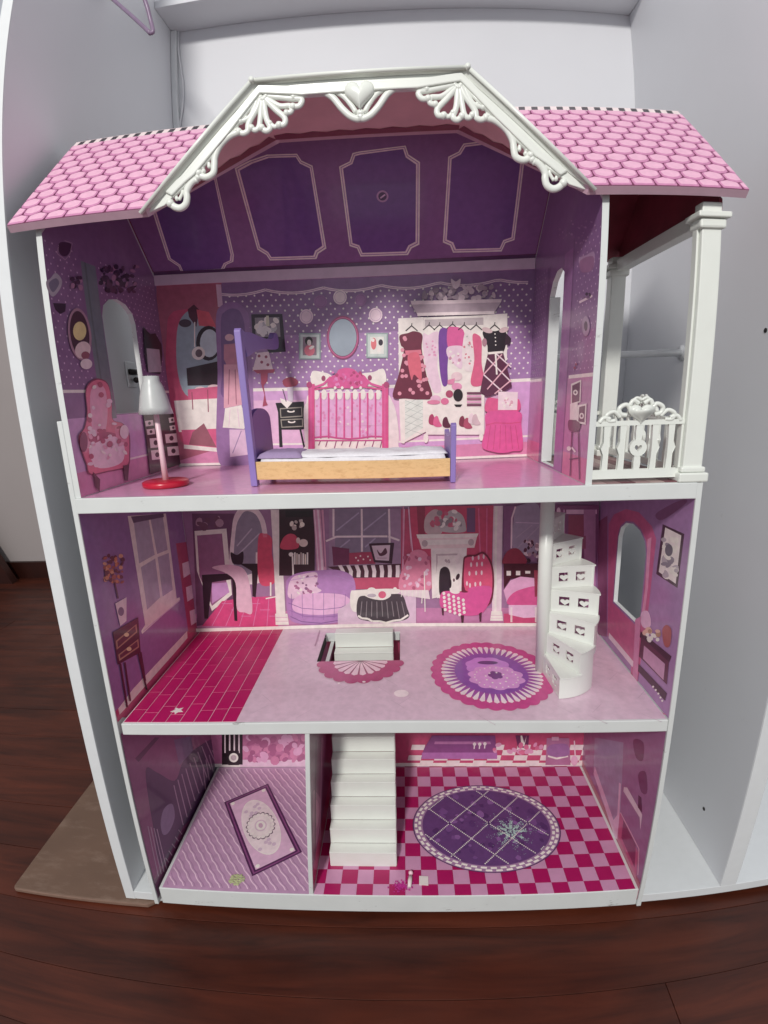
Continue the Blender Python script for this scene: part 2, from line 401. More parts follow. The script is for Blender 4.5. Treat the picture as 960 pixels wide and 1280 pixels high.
wuR = plate('side_wall', PRU, gable(0), [HD], 0, -.0078, M_WHITE, H)
wlL['label'] = 'lower left outer wall'; wlR['label'] = 'lower right wall with an arched window opening'; wuL['label'] = 'upper left wall with an arched window opening'; wuR['label'] = 'wall between bedroom and balcony with a door opening'
bwU = box('back_wall', .0005, UX1+.0075, YB+.0005, YB+.006, Z3+.0005, 1.05, M_WHITE, H); bwU['label'] = 'printed back wall of the bedroom'
bwM = box('back_wall', .001, RX-.0005, YB+.0005, YB+.006, Z2+.0005, Z3B-.0005, M_WHITE, H); bwM['label'] = 'printed back wall of the living room'
bwL = box('back_wall', .001, RX-.0005, YB+.0005, YB+.006, Z1+.0005, Z2B-.0005, M_WHITE, H); bwL['label'] = 'printed back wall of the ground floor'
# partition on the ground floor (leans a little)
PX0, PX1 = .2655, .2815
pt = mesh('partition_wall', [(PX0-.004, .004, Z1+.0003), (PX0+.003, .004, Z1+.0003), (PX0+.003, YB, Z1+.0003), (PX0-.004, YB, Z1+.0003), (PX1-.004, .004, Z2B-.0003), (PX1+.003, .004, Z2B-.0003), (PX1+.003, YB, Z2B-.0003), (PX1-.004, YB, Z2B-.0003)], BF, M_WHITE, H, bevel=.0006)
PPT = Plane((PX0+.003, 0, Z1), (0, 1, 0), (PX1-PX0, 0, Z2B-Z1))

# ------------------------------------------------------------------ roof
def V2(y, z): return Vector((0, y, z))
sv = Vector((0, RIDGE[0]-EAVE[0], RIDGE[1]-EAVE[1])); SL = sv.length
PR = Plane((0, EAVE[0], EAVE[1]), (1, 0, 0), sv)          # top surface of the front slope
def s_at_z(z): return (z-EAVE[1]) / sv.normalized().z
TX0, TX1, BX0, BX1, TZ = .277, .513, .149, .6402, 1.1698
CX = (TX0+TX1)/2
sT = s_at_z(1.156)
EX0, EX1 = -.027, .824
panel = [(EX0, 0), (BX0, 0), (TX0+.002, sT), (TX1-.002, sT), (BX1, 0), (EX1, 0), (EX1, SL), (EX0, SL)]
rp = plate('roof_panel', PR, panel, [], 0, -.0095, M_ROOFGAP, H, 0, edge=M_PINKEDGE); rp['label'] = 'front roof slope covered in pink hexagonal shingles'
back = Plane((0, RIDGE[0], RIDGE[1]), (1, 0, 0), (0, YB+.02-RIDGE[0], 1.045-.012-RIDGE[1]))
back.N = -back.N if back.N.z < 0 else back.N
BL = Vector((0, YB+.02-RIDGE[0], 1.033-RIDGE[1])).length
PCL = Plane(Vector((0, RIDGE[0], RIDGE[1])) - back.N*.0095, (1, 0, 0), back.V)
rb = plate('roof_panel', back, [(EX0, 0), (EX1, 0), (EX1, BL), (EX0, BL)], [], 0, -.0092, M_DARKRED, H, 0, edge=M_PINKEDGE); rb['label'] = 'back roof slope with a purple underside'
def clip(poly, a, b, c):      # keep a*x+b*y<=c
    out = []
    for i in range(len(poly)):
        p, r = poly[i], poly[(i+1) % len(poly)]; dp = a*p[0]+b*p[1]-c; dr = a*r[0]+b*r[1]-c
        if dp <= 0: out.append(p)
        if dp*dr < 0: t = dp/(dp-dr); out.append((p[0]+(r[0]-p[0])*t, p[1]+(r[1]-p[1])*t))
    return out
HP, RPH = .0256, .0203
def hexa(cx, cy, k=1.0):
    hw, hh = HP/2*.955*k, RPH*2/3*.955*k
    return [(cx, cy-hh*.97), (cx+hw*.55, cy-hh*.82), (cx+hw*.93, cy-hh*.50), (cx+hw, cy+hh*.1), (cx+hw*.96, cy+hh*.5), (cx+hw*.5, cy+hh*.72), (cx, cy+hh*.92), (cx-hw*.5, cy+hh*.72), (cx-hw*.96, cy+hh*.5), (cx-hw, cy+hh*.1), (cx-hw*.93, cy-hh*.50), (cx-hw*.55, cy-hh*.82)]
def shingle_geo(poly, c):
    n = len(poly); vs = [PR.at(a, b, .0001) for a, b in poly] + [PR.at(a, b, .0009) for a, b in poly]
    inn = [(c[0]+(a-c[0])*.84, c[1]+.0009+(b-c[1])*.74) for a, b in poly]; vs += [PR.at(a, b, .0014) for a, b in inn]
    fs, mi = [], []
    for i in range(n):
        j = (i+1) % n; fs += [(i, j, n+j, n+i), (n+i, n+j, 2*n+j, 2*n+i)]; mi += [1, 1]
    fs.append(tuple(2*n+i for i in range(n))); mi.append(0)
    return vs, fs, mi
master = None
def side_region(left):
    L = []
    if left:
        L += [(-1, 0, -EX0), (1*(sT), -(TX0-BX0), BX0*sT)]     # right of eave corner: x <= BX0 + (TX0-BX0)*s/sT
    else:
        L += [(1, 0, EX1), (-sT, -(BX1-TX1), -BX1*sT)]
    L += [(0, -1, -.0005), (0, 1, SL-.0150)]
    return L
row = 0; cy = .008
while cy < SL + .01:
    for i in range(-2, 36):
        cx = EX0 + .012 + i*HP + (HP/2 if row % 2 else 0)
        for left in (True, False):
            if left and cx > CX or (not left and cx <= CX): continue
            h = hexa(cx, cy); full = h
            for a, b, c in side_region(left):
                full = clip(full, a, b, c)
                if len(full) < 3: break
            if len(full) < 3: continue
            ar = abs(sum(full[t][0]*full[(t+1) % len(full)][1] - full[(t+1) % len(full)][0]*full[t][1] for t in range(len(full))))/2
            if ar < 3e-5: continue
            isfull = len(full) == len(h) and all(hypot(p[0]-r[0], p[1]-r[1]) < 1e-6 for p, r in zip(full, h))
            if isfull and master is not None:
                o = master[0].copy(); COL.objects.link(o); o.location = PR.at(cx, cy) - PR.at(*master[1]); continue
            c = (sum(p[0] for p in full)/len(full), sum(p[1] for p in full)/len(full))
            vs, fs, mi = shingle_geo(full, c)
            o = mesh('shingle', vs, fs, M_SHINGLE, rp, mi=mi)
            if isfull: master = (o, (cx, cy))
    row += 1; cy += RPH
# ridge strip with dark dashes
PRr = Plane(PR.at(0, 0, 0), (1, 0, 0), sv)
rs = Print(PRr, gain=1.0)
rs.wr('#f2e2ec', EX0, EX1, SL-.0148, SL)
xx = EX0 + .006
while xx < EX1-.008: rs.w('#2a1426', [(xx, SL-.0125), (xx+.0085, SL-.0125), (xx+.0098, SL-.0010), (xx+.0013, SL-.0010)]); PRr.lay = 1; xx += .0172
rs.build('ridge_strip', rp)
# dormer tunnel
def slope_y(z): return EAVE[0] + (z-EAVE[1]) / (RIDGE[1]-EAVE[1]) * (RIDGE[0]-EAVE[0])
YF = -.004
zt = 1.149; zb_ = 1.0245
def prism(name, tri, off, m, parent):     # tri: polygon in 3d, thickened by vector off
    n = len(tri); vs = [Vector(t) for t in tri] + [Vector(t)+Vector(off) for t in tri]
    fs = [tuple(range(n)), tuple(range(2*n-1, n-1, -1))] + [(i, (i+1) % n, n+(i+1) % n, n+i) for i in range(n)]
    o = mesh(name, vs, fs, m, parent)
    bm = bmesh.new(); bm.from_mesh(o.data); bmesh.ops.recalc_face_normals(bm, faces=bm.faces); bm.to_mesh(o.data); bm.free()
    return o
yt = slope_y(zt)+.004
prism('dormer_panel', [(TX0, YF, zt), (TX1, YF, zt), (TX1, yt, zt), (TX0, yt, zt)], (0, 0, .008), M_DORMIN, H)['label'] = 'flat top panel of the dormer'
prism('dormer_panel', [(BX0+.006, YF, zb_+.010), (TX0, YF, zt), (TX0, yt, zt)], (-.002, 0, .002), M_DORMIN, H)['label'] = 'left sloping panel of the dormer'
prism('dormer_panel', [(BX1-.006, YF, zb_+.010), (TX1, YF, zt), (TX1, yt, zt)], (.002, 0, .002), M_DORMIN, H)['label'] = 'right sloping panel of the dormer'
# scalloped dark red print line on the dormer underside, next to the valley
for pl, a, b, nm in ((Plane((0, 0, zt-.0002), (1, 0, 0), (0, 1, 0)), (TX0, yt-.013), (TX1, yt-.013), 't'),):
    pr = Print(pl, gain=1.2); pts = []
    n = 14
    bot = [(a[0] + (b[0]-a[0])*i/n, yt-.012 - (.004 if i % 2 else 0)) for i in range(n+1)]
    pr.w('#8a3a42', bot + [(TX1, yt), (TX0, yt)]); pr.build('printed_shingle_edge', H)
for sgn in (1, -1):
    A = Vector((BX0+.006, YF, zb_+.010)); B = Vector((TX0, YF, zt)); Cc = Vector((TX0, yt, zt))
    if sgn < 0: A.x, B.x, Cc.x = BX1-.006, TX1, TX1
    U = (Cc-A); N = (B-A).cross(Cc-A).normalized()
    pl = Plane(A, U, N.cross(U.normalized())); pl.O = pl.O + pl.N*.0003
    n = 12; Lh = U.length; bv = 1 if (B-A).dot(pl.V) > 0 else -1
    pts = [(0, 0), (Lh, 0)] + [(Lh*(1-i/n), bv*(.009 + (.004 if i % 2 else 0))*(1 if 0 < i < n else .1)) for i in range(n+1)]
    pr = Print(pl, gain=1.2); pr.w('#8a3a42', pts); pr.build('printed_shingle_edge', H)
# attic ceiling print
ac = Print(PCL, (2.6667, 300, 60), gain=2.8)
ac.w('#5c3a6e', [(UX0, .004), (UX1, .004), (UX1, (YB-.0008-PCL.O.y)/PCL.V.y), (UX0, (YB-.0008-PCL.O.y)/PCL.V.y)])
ac.build('attic_ceiling', rb, 'purple printed attic ceiling')
def ceil_frame(pts):
    pr = Print(PCL, (2.6667, 300, 60), gain=2.8)
    cxm = sum(p[0] for p in pts)/len(pts); cym = sum(p[1] for p in pts)/len(pts)
    pr.w('#b7a3d0', [pr.P(*t) for t in pts])
    pr.w('#66447c', [pr.P(cxm+(x-cxm)*.96, cym+(y-cym)*.975) for x, y in pts])
    pr.w('#a894c4', [pr.P(cxm+(x-cxm)*.945, cym+(y-cym)*.963) for x, y in pts])
    pr.w('#4a2c6e', [pr.P(cxm+(x-cxm)*.90, cym+(y-cym)*.935) for x, y in pts])
    return pr
T1Z = (2.6667, 300, 60)
ceil_frame([(395, 345), (552, 325), (562, 355), (600, 380), (598, 655), (572, 668), (560, 690), (402, 695), (390, 668), (365, 660), (330, 395), (365, 378), (375, 350)]).build('printed_ceiling_frame', rb)
ceil_frame([(90, 355), (190, 352), (205, 375), (242, 392), (288, 668), (262, 685), (255, 703), (100, 708), (88, 690), (58, 672), (-18, 400), (30, 375)]).build('printed_ceiling_frame', rb)
ceil_frame([(745, 318), (900, 300), (925, 322), (952, 340), (915, 640), (885, 650), (872, 678), (710, 682), (700, 658), (676, 648), (694, 362), (728, 345)]).build('printed_ceiling_frame', rb)
ceil_frame([(-230, 430), (-80, 425), (-20, 690), (-22, 712), (-45, 722), (-55, 742), (-195, 750), (-205, 728), (-240, 705), (-300, 520)]).build('printed_ceiling_frame', rb)
pr = Print(PCL, (2.6667, 300, 60)); pr.e('#8d6a9b', 475, 494, 20, 20).e('#3a2050', 475, 494, 14, 14).l('#a58ab0', 5, 468, 500, 484, 488); pr.build('printed_ceiling_hook', rb)
# moulding at the top of the back wall
box('cornice_strip', UX0+.0005, UX1-.0005, YB-.003, YB+.0002, 1.0175, 1.034, material('mauve_strip', lin('#e8d0e2'), .5), H, .0004)

# balcony roof gable in dark red
prism('gable_panel', [(.800, .006, 1.030), (.800, .151, 1.180), (.800, YB, 1.040), (.800, YB, 1.022), (.800, .006, 1.018)], (.004, 0, 0), M_DARKRED, H)

# ------------------------------------------------------------------ white dormer trim with lace work
box('door_frame', UX1+.0002, UX1+.0160, .1975, .2012, Z3+.0042, .956, M_WHITE, wuR, .0005)
PT = Plane((0, YF-.0015, 0), (1, 0, 0), (0, 0, 1))
T1 = (4.364, 180, 80)
def tp(x, y, Z=T1): return PT.px(x/Z[0]+Z[1], y/Z[0]+Z[2])
def mirror(pts): return [(2*CX - a, b) for a, b in pts]
outer = [(.1430, 1.0298), (.2795, 1.1585), (CX, 1.1588)]
innerL = [tp(870, 186), tp(640, 176), tp(470, 395), tp(285, 618), tp(235, 660), tp(165, 730), tp(120, 778)]
band = outer + [(CX, innerL[0][1])] + innerL
full = outer[:2] + mirror(outer[:2])[::-1] + mirror(innerL)[::-1] + innerL
tr = plate('dormer_trim', PT, full, [], .004, -.0015, M_PLASTIC, H, .0009); tr['label'] = 'white lacy trim framing the dormer'
# raised lip along the outer edge, and the hollow cove below it
midL = [(a+ox_, b+oz_) for (a, b), (ox_, oz_) in zip(innerL[:6], [(0, .0095), (-.001, .0095), (-.0080, .0050), (-.0080, .0050), (-.0080, .0050), (-.0075, .0045)])]
mb = MB()
oc = outer[:2] + mirror(outer[:2])[::-1]
mc = [midL[5], midL[1]] + mirror([midL[5], midL[1]])[::-1]
v = [PT.at(*p, .0100) for p in oc] + [PT.at(*p, .0046) for p in mc] + [PT.at(*p, -.001) for p in oc]
cv = mesh('cove', v, [(0, 1, 5, 4), (1, 2, 6, 5), (2, 3, 7, 6), (0, 8, 9, 1), (1, 9, 10, 2), (2, 10, 11, 3), (0, 4, 8), (3, 11, 7)], M_PLASTIC, tr)
for (a, b) in zip(oc, oc[1:]): mb.add(tube_geo([PT.at(*a, .0100), PT.at(*b, .0100)], .0024, 10))
for a in oc[1:3]: mb.add(tube_geo([PT.at(a[0], a[1], .004), PT.at(a[0], a[1], .0135)], .0030, 10))
for (a, b) in zip(innerL[1:5], innerL[2:6]):
    for f in (lambda p: p, lambda p: (2*CX-p[0], p[1])): mb.add(tube_geo([PT.at(*f(a), .003), PT.at(*f(b), .003)], .0022, 8))
mb.build('raised_lip', M_PLASTIC, tr)
poly_ = midL[::-1] + mirror(midL) + mirror(innerL[:6])[::-1] + innerL[:6]
v, g_, _ = plate_geo(PT, poly_, [], .0072, .0035)
MB().add((v, g_)).build('moulded_ridge', M_PLASTIC, tr, smooth=False, bevel=.0014)
# lace: strokes read off the left half, mirrored
def lace(strokes, name):
    for f in (lambda p: p, lambda p: (2*CX-p[0], p[1])):
        mb = MB()
        for pts, r in strokes:
            r *= 1.22
            P2 = [tp(*t) for t in pts]
            c = catmull(P2, False, 5)
            rr = [r]*len(c)
            mb.add(tube_geo([PT.at(*f(p), .0025) for p in c], rr, 8, flat=.8))
            mb.add(ball(PT.at(*f(c[0]), .0025), r*1.25)); mb.add(ball(PT.at(*f(c[-1]), .0025), r*1.05))
        mb.build(name, M_PLASTIC, tr)
def ball(c, r, n=8):
    vs, fs = [], []
    for i in range(n//2+1):
        t = pi*i/(n//2)
        for k in range(n): vs.append(Vector(c)+Vector((r*sin(t)*cos(2*pi*k/n), r*sin(t)*sin(2*pi*k/n), r*cos(t))))
    for i in range(n//2):
        for k in range(n): fs.append((i*n+k, i*n+(k+1) % n, (i+1)*n+(k+1) % n, (i+1)*n+k))
    return vs, fs
U = .0028
lace([([(150, 765), (175, 785), (205, 790), (232, 770), (240, 735), (238, 700), (262, 655), (300, 625)], .0033),
      ([(185, 740), (180, 715), (205, 690), (215, 705), (200, 740)], .0016),
      ([(305, 600), (320, 618), (350, 622), (382, 600), (388, 560), (392, 510), (420, 450), (470, 400), (520, 378)], .0032),
      ([(325, 572), (330, 545), (355, 545), (360, 565)], .0018),
      ([(290, 640), (330, 590)], .0022)], 'edge_scroll')
lace([([(520, 375), (545, 385), (570, 370), (575, 330), (620, 250), (640, 190)], U),
      ([(590, 355), (610, 368), (630, 350), (638, 300), (645, 200)], .0026),
      ([(645, 355), (670, 372), (692, 352), (670, 300), (655, 200)], U),
      ([(690, 330), (715, 350), (735, 335)], .0022),
      ([(740, 340), (768, 335), (770, 300), (720, 255), (660, 195)], U),
      ([(780, 275), (806, 265), (800, 235), (740, 235), (665, 190)], .0026),
      ([(815, 240), (850, 235), (862, 200), (800, 195), (670, 182)], U),
      ([(530, 320), (585, 290), (625, 190)], .0024),
      ([(505, 370), (515, 335), (560, 300)], .0020),
      ([(690, 330), (668, 300)], .0018)], 'fan_scroll')
# centre heart and swags
def tc(x, y): return PT.px(x/2.6667+300, y/2.6667+60)
mb = MB()
h0 = tc(400, 163); hs = .0175
hv, hf = [], []
nh = 32; rings = [1, .93, .8, .62, .42, .2]
for q_ in rings:
    for k in range(nh):
        t = 2*pi*k/nh
        hv.append(PT.at(h0[0] + hs*.95*(sin(t)**3)*q_, h0[1] + .001 + hs*(13*cos(t)-5*cos(2*t)-2*cos(3*t)-cos(4*t))/17*q_, .0060 + .0060*math.sqrt(max(0, 1-q_**2))))
for r_ in range(len(rings)-1):
    for k in range(nh): hf.append((r_*nh+k, r_*nh+(k+1) % nh, (r_+1)*nh+(k+1) % nh, (r_+1)*nh+k))
hf.append(tuple((len(rings)-1)*nh+k for k in range(nh)))
for k in range(nh): hv.append(Vector(hv[k]) - PT.N*.006)
for k in range(nh): hf.append((k, len(rings)*nh+k, len(rings)*nh+(k+1) % nh, (k+1) % nh))
mb.add((hv, hf)); mb.build('heart_ornament', M_PLASTIC, tr)
mb = MB()
sw = [([(180, 168), (260, 150), (305, 165), (340, 205), (370, 232), (398, 240), (400, 222)], .0034),
      ([(300, 140), (345, 165), (372, 195), (385, 215)], .0026), ([(340, 135), (350, 165)], .0022), ([(200, 150), (300, 138)], .003)]
for pts, r in sw:
    c = catmull([tc(*t) for t in pts], False, 5)
    ex = h0[0]
    for f in (lambda p: p, lambda p: (2*ex-p[0], p[1])):
        mb.add(tube_geo([PT.at(*f(p), .0025) for p in c], r*1.15, 8, flat=.8))
        for e in (c[0], c[-1]): mb.add(ball(PT.at(*f(e), .0025), r*1.2))
mb.build('swag', M_PLASTIC, tr)

# ------------------------------------------------------------------ balcony
def pillar(x0, x1, y0, y1, z0, z1, label):
    o = box('pillar', x0, x1, y0, y1, z0, z1, M_PLASTIC, H, .0015); o['label'] = label
    box('pillar_base', x0-.006, x1+.006, y0-.006, y1+.004, z0+.0002, z0+.012, M_PLASTIC, o, .002)
    box('pillar_base', x0-.003, x1+.003, y0-.003, y1+.002, z0+.0122, z0+.019, M_PLASTIC, o, .002)
    box('capital', x0-.004, x1+.004, y0-.004, y1+.004, z1-.030, z1-.019, M_PLASTIC, o, .0025)
    box('capital', x0-.008, x1+.008, y0-.008, y1+.008, z1-.0188, z1-.012, M_PLASTIC, o, .0015)
    return o
pillar(.779, .803, .004, .022, Z3, 1.026, 'front corner pillar of the balcony')
pillar(.779, .803, YB-.026, YB-.006, Z3, 1.026, 'rear corner pillar of the balcony')
box('post_panel', .776, .7788, .010, .020, Z3+.0002, 1.010, M_PLASTIC, H, .0005)
box('balcony_beam', .782, .7995, .0305, YB-.036, 1.002, 1.019, M_PLASTIC, H, .001)
def railing(pl, L, z0, label, ns, par=None):
    """rail with slats, scrolls and a heart, in plane pl (a along, b up)"""
    r = empty if False else None
    v, f, _ = plate_geo(pl, [(0, z0+.006), (L, z0+.006), (L, z0+.0165), (0, z0+.0165)], [], .003, -.003)
    o = MB().add((v, f)).build('railing', M_PLASTIC, H, smooth=False, bevel=.0008); o['label'] = label
    z2_ = z0 + .072
    v, f, _ = plate_geo(pl, [(0, z2_), (L, z2_), (L, z2_+.0055), (0, z2_+.0055)], [], .0028, -.0028)
    MB().add((v, f)).build('hand_rail', M_PLASTIC, o, smooth=False, bevel=.0008)
    for k in range(ns):
        a = L*(k+.75)/(ns+.5); wd = .0033
        if abs(k-(ns-1)/2) < .1:
            zc = z0+.044; hs = .0105
            loops = [[(a+hs*cos(t), zc+hs*sin(t)) for t in [2*pi*i/20 for i in range(20)]], [(a+.0048*(sin(t)**3), zc+.0048*(13*cos(t)-5*cos(2*t)-2*cos(3*t)-cos(4*t))/17) for t in [2*pi*i/16 for i in range(16)]]]
            mb = MB(); v, f, _ = plate_geo(pl, loops[0], [loops[1]], .0028, -.0022); mb.add((v, f))
            for b0, b1 in ((z0+.0164, zc-hs+.0006), (zc+hs-.0006, z2_+.0002)):
                v, f, _ = plate_geo(pl, [(a-wd, b0), (a+wd, b0), (a+wd*1.3, (b0+b1)/2), (a+wd, b1), (a-wd, b1), (a-wd*1.3, (b0+b1)/2)], [], .0024, -.002); mb.add((v, f))
        else:
            s_ = 1 if k > ns/2 else -1
            mb = MB(); v, f, _ = plate_geo(pl, [(a-wd, z0+.0164), (a+wd, z0+.0164), (a+wd, z0+.036), (a+wd+(.003 if s_ > 0 else 0), z0+.044), (a+wd, z0+.052), (a+wd, z2_+.0002), (a-wd, z2_+.0002), (a-wd, z0+.052), (a-wd-(.003 if s_ < 0 else 0), z0+.044), (a-wd, z0+.036)], [], .0024, -.002); mb.add((v, f))
        mb.build('slat', M_PLASTIC, o, smooth=False, bevel=.0006)
    mb = MB(); zz = z2_+.006; c = L/2
    hs = .0135
    hp = [(c + hs*1.15*(sin(t)**3), zz+.009 + hs*(13*cos(t)-5*cos(2*t)-2*cos(3*t)-cos(4*t))/17) for t in [2*pi*i/24 for i in range(24)]]
    for q_, of in ((1, .0045), (.7, .006)):
        v, f, _ = plate_geo(pl, [(c+(a-c)*q_, zz+.009+(b-zz-.009)*q_) for a, b in hp], [], of, -.001); mb.add((v, f))
    for s_ in (1, -1):
        for pts, rd in (([(.012, .012), (.018, .019), (.026, .015), (.024, .008), (.017, .006)], .0029),
                        ([(.024, .004), (.032, .011), (.041, .007), (.038, .0), (.030, .0)], .0027),
                        ([(.036, .002), (.044, .004), (.049, -.002)], .0028),
                        ([(.003, .020), (.010, .024), (.014, .018)], .0026), ([(0, .024), (.006, .027), (.011, .023)], .0018)):
            cpt = catmull([(c + s_*a, zz+b) for a, b in pts], False, 5)
            mb.add(tube_geo([pl.at(*p, .001) for p in cpt], rd, 8))
    mb.build('scrollwork', M_PLASTIC, o)
    return o
railing(Plane((.6715, .012, Z3), (1, 0, 0), (0, 0, 1)), .107, 0, 'front balcony railing with a heart', 5)
pside = Plane((.7905, .030, Z3), (0, 1, 0), (0, 0, 1)); railing(pside, YB-.036-.030, 0, 'side balcony railing', 9)
pback = Plane((.6715, YB-.012, Z3), (1, 0, 0), (0, 0, 1)); railing(pback, .107, 0, 'rear balcony railing', 5)
# deck of printed boards
dk = .0; R_ = random.Random(3)
for i, c in enumerate(['#8f7474', '#7a5a5c', '#5c3038', '#8f7474', '#a08a86', '#6b4247', '#8f7474']):
    box('deck_board', .670+i*.0178, .670+i*.0178+.0172, .004, YB-.002, Z3+.0002, Z3+.0012, material('deck_board', lin(c, 1.3), .45, scale=35, vary=.2), H, .0002)

# ------------------------------------------------------------------ printed walls: upper room
D4 = (3.2, 30, 340); D5 = (4.57, 300, 340); D6 = (4.3636, 480, 340); D7 = (3.2, 660, 240); D8 = (3.2, 90, 620)
E4 = (2.8235, 360, 780); E1 = (5.333, 340, 620); E2 = (4.8, 500, 620); E3 = (3.692, 620, 620); E5 = (3.4286, 140, 900); E6 = (4, 380, 900); E7 = (3.2, 580, 900)
G6 = (4.571, 30, 280); G7 = (7.11, 660, 250); G8 = (6.737, 660, 430)
def inside(p, poly):
    c = False
    for i in range(len(poly)):
        (x0, y0), (x1, y1) = poly[i], poly[i-1]
        if (y0 > p[1]) != (y1 > p[1]) and p[0] < (x1-x0)*(p[1]-y0)/(y1-y0)+x0: c = not c
    return c
def lattice(a0, a1, b0, b1, pa, pb, holes=(), bound=None):
    out = []; r = 0; b = b0
    while b < b1:
        a = a0 + (pa/2 if r % 2 else 0)
        while a < a1:
            if not any(inside((a, b), h) for h in holes) and (bound is None or inside((a, b), bound)): out.append((a, b))
            a += pa
        b += pb; r += 1
    return out
w0 = Print(PBU)
w0.wr('#56305f', UX0, UX1, Z3+.001, 1.043).wr('#6d4f80', UX0, UX1, Z3+.001, 1.018)
w0.wr('#805c93', UX0, UX1, Z3+.001, .93)
w0.wr('#a276ae', UX0, UX1, Z3+.001, .838)
w0.wr('#b088b8', .03, UX1-.03, .742, .82)
w0.wr('#a9608f', UX0, UX1, Z3+.001, .730)
w0.wr('#d9c3e0', UX0, UX1, .836, .8415)
w0.wr('#cdb2d4', UX0, UX1, .7385, .742)
w0.wr('#e3c9dc', UX0, UX1, Z3+.0012, .7075)
dots = [d for d in lattice(.115, UX1-.004, .8505, .995, .0146, .0085)]
w0.wdots('#f6eefa', dots, .0018)
# scalloped cord
pts = []
for k in range(0, 61):
    t = k/60; a = .10 + t*.55; pts.append((a, 1.004 - .007*abs(sin(t*pi*5.5))**.8))
w0.wline('#b9a3bd', pts, .0042)
w0.wline('#8a6d92', pts, .0012)
w0.build('wallpaper', bwU)
# doorway with dressing table (print)
d = Print(PBU, D4)
d.p('#8d4460', 530, 50, 790, 42, 800, 700, 540, 780).p('#a88aa6', 768, 50, 788, 50, 796, 140, 776, 140)
d.s('#a3305c', 575, 480, 572, 230, 590, 165, 640, 150, 700, 150, 760, 220, 800, 400, 800, 640, 650, 700)
d.s('#6f8696', 615, 400, 612, 240, 640, 170, 690, 150, 750, 200, 785, 300, 790, 480, 660, 500)
d.p('#4a2438', 655, 150, 680, 130, 700, 150, 690, 220, 660, 180).p('#b03a52', 690, 150, 740, 160, 770, 220, 700, 215)
d.e('#251a26', 738, 285, 50, 70).e('#8fa4b4', 742, 285, 38, 56).l('#cfd2da', 5, 683, 200, 683, 300)
d.e('#3b3140', 645, 205, 25, 16).e('#d6cfd0', 698, 325, 27, 27).e('#51434e', 700, 325, 14, 16)
d.p('#2a1a26', 650, 385, 800, 352, 800, 452, 655, 455).e('#c69aa4', 705, 470, 22, 12).e('#c69aa4', 760, 460, 25, 10)
d.p('#a93a6a', 655, 470, 800, 455, 800, 520, 660, 540).p('#dfbccf', 600, 515, 880, 500, 890, 640, 620, 640)
d.p('#f0dbe6', 660, 520, 800, 510, 800, 560, 730, 590, 665, 560).l('#7e3552', 4, 672, 480, 676, 550).l('#7e3552', 4, 735, 470, 738, 560)
d.p('#b8396f', 630, 632, 820, 625, 825, 708, 640, 692).p('#d9c9dc', 640, 690, 820, 708, 820, 724, 640, 706)
d.p('#7c4356', 675, 640, 720, 605, 770, 700, 660, 690)
d.build('printed_doorway', bwU)
d = Print(PBU, D4)
d.s('#76528a', 775, 400, 768, 190, 790, 135, 840, 120, 885, 150, 905, 240, 912, 760, 780, 760)
d.s('#5f3f78', 792, 400, 788, 200, 805, 158, 840, 146, 870, 168, 886, 250, 892, 500, 795, 500)
d.build('printed_closet_door', bwU)
d = Print(PBU, D4)
d.e('#c08a98', 822, 262, 18, 14).p('#9c5d78', 800, 290, 855, 285, 862, 340, 850, 380, 815, 380, 800, 350).p('#b27c92', 800, 370, 868, 370, 878, 530, 800, 545).l('#8a4c68', 4, 822, 390, 818, 530).l('#8a4c68', 4, 845, 390, 850, 530)
d.p('#e2d0de', 805, 545, 870, 532, 895, 610, 880, 628, 795, 622, 800, 590).l('#b79bb4', 3, 825, 550, 820, 620).l('#b79bb4', 3, 855, 545, 862, 620)
d.p('#ab8fbd', 822, 630, 890, 630, 900, 730, 825, 740).l('#7f6492', 4, 870, 635, 835, 725)
d.build('printed_dress', bwU)
# framed flower picture, lamp, nightstand
d = Print(PBU, D5)
d.p('#2a1c2e', 65, 242, 242, 240, 262, 455, 165, 462, 150, 430, 75, 430).p('#6b6674', 85, 262, 225, 258, 232, 370, 90, 372)
d.blobs(['#a7abb0', '#8d929a', '#c3c3c8'], 100, 275, 215, 355, 22, 10, 24, 5).p('#9aa08c', 150, 250, 165, 250, 170, 310, 150, 310)
d.build('printed_flower_picture', bwU)
d = Print(PBU, D5)
d.p('#caa6ba', 100, 462, 165, 455, 190, 560, 72, 565).d('#7e3150', 9, 125, 515, 110, 480, 150, 485, 160, 530)
d.p('#8b2c50', 118, 570, 160, 570, 158, 620, 135, 650, 150, 740, 160, 760, 130, 768, 140, 700, 122, 640).p('#8b2c50', 75, 560, 200, 555, 195, 575, 100, 580)
d.build('printed_lamp', bwU)
d = Print(PBU, D5)
d.p('#19141a', 204, 748, 365, 740, 372, 895, 350, 900, 372, 1000, 365, 1012, 340, 900, 238, 900, 244, 1000, 226, 1000, 218, 800)
d.p('#75746c', 228, 778, 355, 770, 358, 826, 232, 834).p('#1f1a20', 234, 784, 350, 776, 352, 820, 237, 828)
d.p('#75746c', 232, 842, 360, 836, 362, 884, 238, 890).p('#1f1a20', 238, 848, 354, 842, 356, 878, 243, 884)
d.e('#cbc3b6', 292, 795, 22, 8).e('#1f1a20', 292, 790, 15, 6).e('#cbc3b6', 296, 855, 22, 8).e('#1f1a20', 296, 850, 15, 6)
d.p('#9a92a8', 270, 660, 305, 640, 305, 740, 275, 740).s('#7e2444', 245, 620, 290, 600, 330, 620, 320, 650, 260, 655).p('#c6c0d0', 230, 720, 300, 745, 270, 780, 235, 745).l('#4c3c52', 5, 245, 670, 265, 740)
d.build('printed_nightstand', bwU)
d = Print(PBU, D5)
